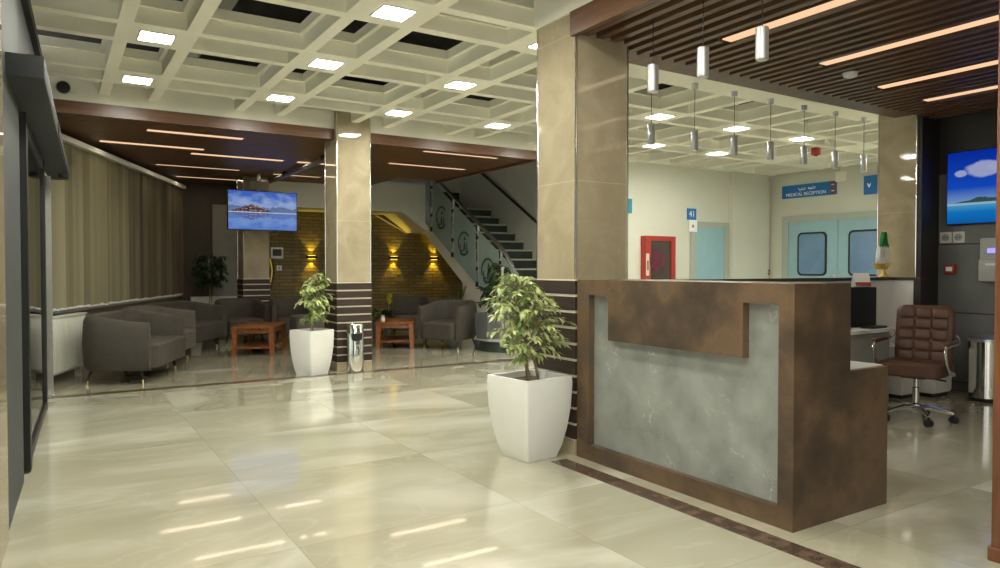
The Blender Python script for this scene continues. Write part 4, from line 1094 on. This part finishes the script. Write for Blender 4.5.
def coffee_table(label, loc, rz):
    t = thing('coffee_table', label, 'table', loc, rz, 'reddish wooden coffee tables')
    W, D = .60, 1.0
    MB().box(-W / 2, -D / 2, .39, W / 2, D / 2, .42, bev=.006).build('tabletop', M['table'], t, smooth=True)
    ap = MB(); 
    for s in (-1, 1):
        ap.box(s * (W / 2 - .05) - .012, -D / 2 + .06, .325, s * (W / 2 - .05) + .012, D / 2 - .06, .39); ap.box(-W / 2 + .06, s * (D / 2 - .05) - .012, .325, W / 2 - .06, s * (D / 2 - .05) + .012, .39)
    ap.build('apron', M['table'], t)
    MB().box(-W / 2 + .05, -D / 2 + .05, .10, W / 2 - .05, D / 2 - .05, .125, bev=.004).build('shelf', M['table'], t, smooth=True)
    for sx in (-1, 1):
        for sy in (-1, 1):
            x, y = sx * (W / 2 - .05), sy * (D / 2 - .05); f = sx * .018; g_ = sy * .018
            MB().loft([[Vector((x + f * k + a * w_, y + g_ * k + b * w_, z)) for a, b in ((-1, -1), (1, -1), (1, 1), (-1, 1))] for z, w_, k in ((0, .028, 1), (.2, .033, .4), (.39, .038, 0))]).build('leg', M['table'], t)
    return t
tb = coffee_table('reddish wooden coffee table in front of the lake screen seats', (2.63, 10.93, 0), rad(-26))
dup(tb, (4.72, 10.68, 0), rad(-26), 'reddish wooden coffee table to the right of the lobby column')
t = thing('glass_jar', 'small white jar standing on the right-hand coffee table', 'jar', (4.40, 10.46, .42))
t['label'] = 'small white jar on the coffee table beside the lobby column'
MB().lathe([(.03, 0), (.035, .01), (.035, .06), (.025, .075)], n=18).build('body', M['bottle'], t, smooth=True)
MB().lathe([(.028, 0), (.028, .02)], (0, 0, .075), 18).build('lid', M['white_plastic'], t, smooth=True)

# ------------------------------------------------------------------ plants
def leaf(bm, p, d, ln, w, droop=.3, roll=0):
    d = Vector(d).normalized(); side = d.cross(Vector((0, 0, 1)))
    if side.length < .05: side = Vector((1, 0, 0))
    side.normalize(); side = Matrix.Rotation(roll, 3, d) @ side; nrm = side.cross(d)
    pts = []
    for f, ww in ((0, .05), (.25, .8), (.5, 1), (.78, .6), (1, .02)):
        c = p + d * ln * f - Vector((0, 0, 1)) * droop * ln * f * f
        pts.append((c - side * w * ww * .5 + nrm * w * .16 * ww, c, c + side * w * ww * .5 + nrm * w * .16 * ww))
    vs = [[bm.verts.new(q) for q in r] for r in pts]
    for i in range(4):
        for k in range(2): bm.faces.new((vs[i][k], vs[i][k + 1], vs[i + 1][k + 1], vs[i + 1][k]))
def square_pot(t, H, rim, base, m):
    def sq(h, z, r): 
        p = []
        for cx, cy, a0 in ((h - r, h - r, 0), (-h + r, h - r, pi / 2), (-h + r, -h + r, pi), (h - r, -h + r, 1.5 * pi)):
            for k in range(4): a = a0 + pi / 2 * k / 3; p.append(Vector((cx + r * cos(a), cy + r * sin(a), z)))
        return p
    pr = [(base * .5, 0), (base * .5 + (rim - base) * .17, H * .14), (base * .5 + (rim - base) * .33, H * .36), (base * .5 + (rim - base) * .45, H * .62), (rim * .5, H * .9), (rim * .5 - .002, H)]
    rings = [sq(h, z, .018) for h, z in pr] + [sq(rim * .5 - .03, H, .012), sq(rim * .5 - .035, H - .03, .012), sq(rim * .5 - .06, H - .2, .012)]
    MB().loft(rings).build('pot', m, t, smooth=True)
    MB().prism([(v.x, v.y) for v in sq(rim * .5 - .034, 0, .012)], lambda p, q: (p[0], p[1], H - .05 + .012 * q)).build('soil', M['soil'], t)
def ficus(t, z0, H, stems, nl, spread, lw, ll, m, seed, low=.25, lean=(0, 0)):
    rnd = random.Random(seed); sm = MB(); fm = MB()
    tips = []
    for (sx, sy) in stems:
        pts = [Vector((sx, sy, z0))]
        for k in range(1, 6):
            f = k / 5; pts.append(Vector((sx + lean[0] * f + rnd.uniform(-.03, .03), sy + lean[1] * f + rnd.uniform(-.03, .03), z0 + H * f * .85)))
        sm.tube(pts, .01, 7, radii=[.0095, .009, .008, .0065, .005, .003])
        tips.append(pts)
    nb = max(10, nl // 13)
    for b in range(nb):
        pts = rnd.choice(tips); f = low + (1 - low) * (b + rnd.random()) / nb
        i = min(4, int(f * 5)); base = pts[i].lerp(pts[i + 1], f * 5 - i)
        a = rnd.uniform(0, 2 * pi); R = spread * (0.55 + .6 * rnd.random()) * (1 - .45 * max(0, f - .55) / .45) * (.75 + .5 * min(1, (f - low) * 4 + .2))
        tip = base + Vector((cos(a) * R, sin(a) * R, R * rnd.uniform(.05, .7)))
        mid = base.lerp(tip, .5) + Vector((0, 0, R * .16)); end = tip - Vector((0, 0, R * .15))
        br = [base, base.lerp(mid, .5) + Vector((0, 0, R * .05)), mid, mid.lerp(end, .5) + Vector((0, 0, R * .05)), end]
        sm.tube(br, .003, 5, radii=[.005, .004, .0035, .003, .0015], cap=False)
        for k in range(13):
            g = .25 + .75 * k / 12; j = min(3, int(g * 4)); p = br[j].lerp(br[j + 1], g * 4 - j)
            aa = a + rnd.uniform(-1.6, 1.6)
            d = Vector((cos(aa), sin(aa), rnd.uniform(-.9, .35)))
            leaf(fm.bm, p, d, ll * rnd.uniform(.7, 1.2), lw * rnd.uniform(.75, 1.2), rnd.uniform(.1, .6), rnd.uniform(-.7, .7))
    sm.build('stem', M['bark'], t, smooth=True)
    fm.build('foliage', m, t, smooth=True, fix=False)
t = thing('potted_ficus', 'leafy pale green ficus in a square white planter beside the counter', 'plant', (2.69, 3.90, 0), rad(7))
square_pot(t, .54, .415, .265, M['pot'])
ficus(t, .49, .80, [(-.04, -.05), (.03, -.06), (.0, .02)], 1000, .19, .024, .06, M['leaf'], 11, low=.22, lean=(-.09, .02))
o = thing('plastic_cup', 'clear plastic cup left on the soil of the counter planter', 'cup', (2.74, 3.82, .502))
MB().lathe([(.022, 0), (.03, .07), (.031, .075), (.026, .075), (.019, .01)], n=18).build('cup', M['bottle'], o, smooth=True)
MB().lathe([(.032, 0), (.032, .006)], (0, 0, .072), 18).build('rim', M['white_plastic'], o, smooth=True)
t = thing('potted_ficus', 'leafy pale green ficus in a square white planter beside the lobby column', 'plant', (2.60, 8.33, 0), rad(24))
square_pot(t, .53, .375, .265, M['pot'])
ficus(t, .49, .80, [(-.02, 0), (.04, .03)], 700, .17, .03, .07, M['leaf'], 23, low=.15, lean=(.06, -.05))
t = thing('potted_tree', 'dark round-headed potted tree in the dark back corner', 'plant', (2.40, 13.62, 0))
MB().lathe([(.13, 0), (.17, .3), (.18, .34), (.15, .34), (.14, .28)], n=24).build('pot', M['pot_grey'], t, smooth=True)
ficus(t, .3, 1.30, [(0, 0), (.02, .02)], 1000, .30, .045, .085, M['leaf_dark'], 31, low=.55)
t = thing('planter_shrub', 'dark green leafy shrub in a slate grey planter by the stairs', 'plant', (5.66, 9.50 - .02, 0), rad(12))
t.location = (5.28, 9.32, 0)
t.location = (5.66, 9.33, 0)
square_pot(t, .58, .30, .20, M['pot_grey'])
ficus(t, .53, .92, [(.04, -.02), (.07, .03)], 420, .17, .05, .10, M['leaf_dark'], 41, low=.12, lean=(.16, -.05))
t = thing('potted_palm', 'dark spiky plant growing behind the armchair under the stairs', 'plant', (6.15, 11.3, 0))
MB().lathe([(.11, 0), (.14, .28), (.15, .3), (.12, .3)], n=20).build('pot', M['pot_grey'], t, smooth=True)
pm = MB(); rnd = random.Random(5)
for k in range(34):
    a = rnd.uniform(0, 2 * pi); leaf(pm.bm, Vector((0, 0, .32)), (cos(a) * .5, sin(a) * .5, rnd.uniform(.8, 2.2)), rnd.uniform(.5, .95), .05, rnd.uniform(.1, .5))
pm.build('fronds', M['leaf_olive'], t, smooth=True, fix=False)
t = thing('flowering_plant', 'green plant with one yellow flower behind the coffee table', 'plant', (4.84, 11.62, 0))
MB().lathe([(.12, 0), (.16, .33), (.17, .35), (.13, .35)], n=20).build('pot', M['pot_grey'], t, smooth=True)
pm = MB()
for k in range(60):
    a = rnd.uniform(0, 2 * pi); leaf(pm.bm, Vector((.05 * cos(a), .05 * sin(a), .36 + rnd.uniform(0, .15))), (cos(a), sin(a), rnd.uniform(.1, 1.2)), rnd.uniform(.2, .36), .075, rnd.uniform(.2, .7))
pm.build('foliage', M['leaf_olive'], t, smooth=True, fix=False)
fl = MB(); fl.tube([(.12, -.02, .4), (.16, -.03, .66)], .005, 6)
for k in range(14):
    a = 2.4 * k; leaf(fl.bm, Vector((.16, -.03, .62 + .012 * k)), (cos(a), sin(a), 1.2), .11, .045, .1)
fl.build('yellow_flower', M['flower'], t, smooth=True, fix=False)

# ------------------------------------------------------------------ world, render look
w = bpy.data.worlds.new('world'); w.use_nodes = True; sc.world = w
bg = w.node_tree.nodes['Background']; bg.inputs['Color'].default_value = (1, .98, .90, 1); bg.inputs['Strength'].default_value = 0.9
sc.view_settings.view_transform = 'Standard'; sc.view_settings.look = 'None'; sc.view_settings.gamma = 1; sc.view_settings.use_curve_mapping = False
sc.view_settings.exposure = EXPO
sc.cycles.use_denoising = True
sc.cycles.max_bounces = 8
sc.cycles.sample_clamp_indirect = 6
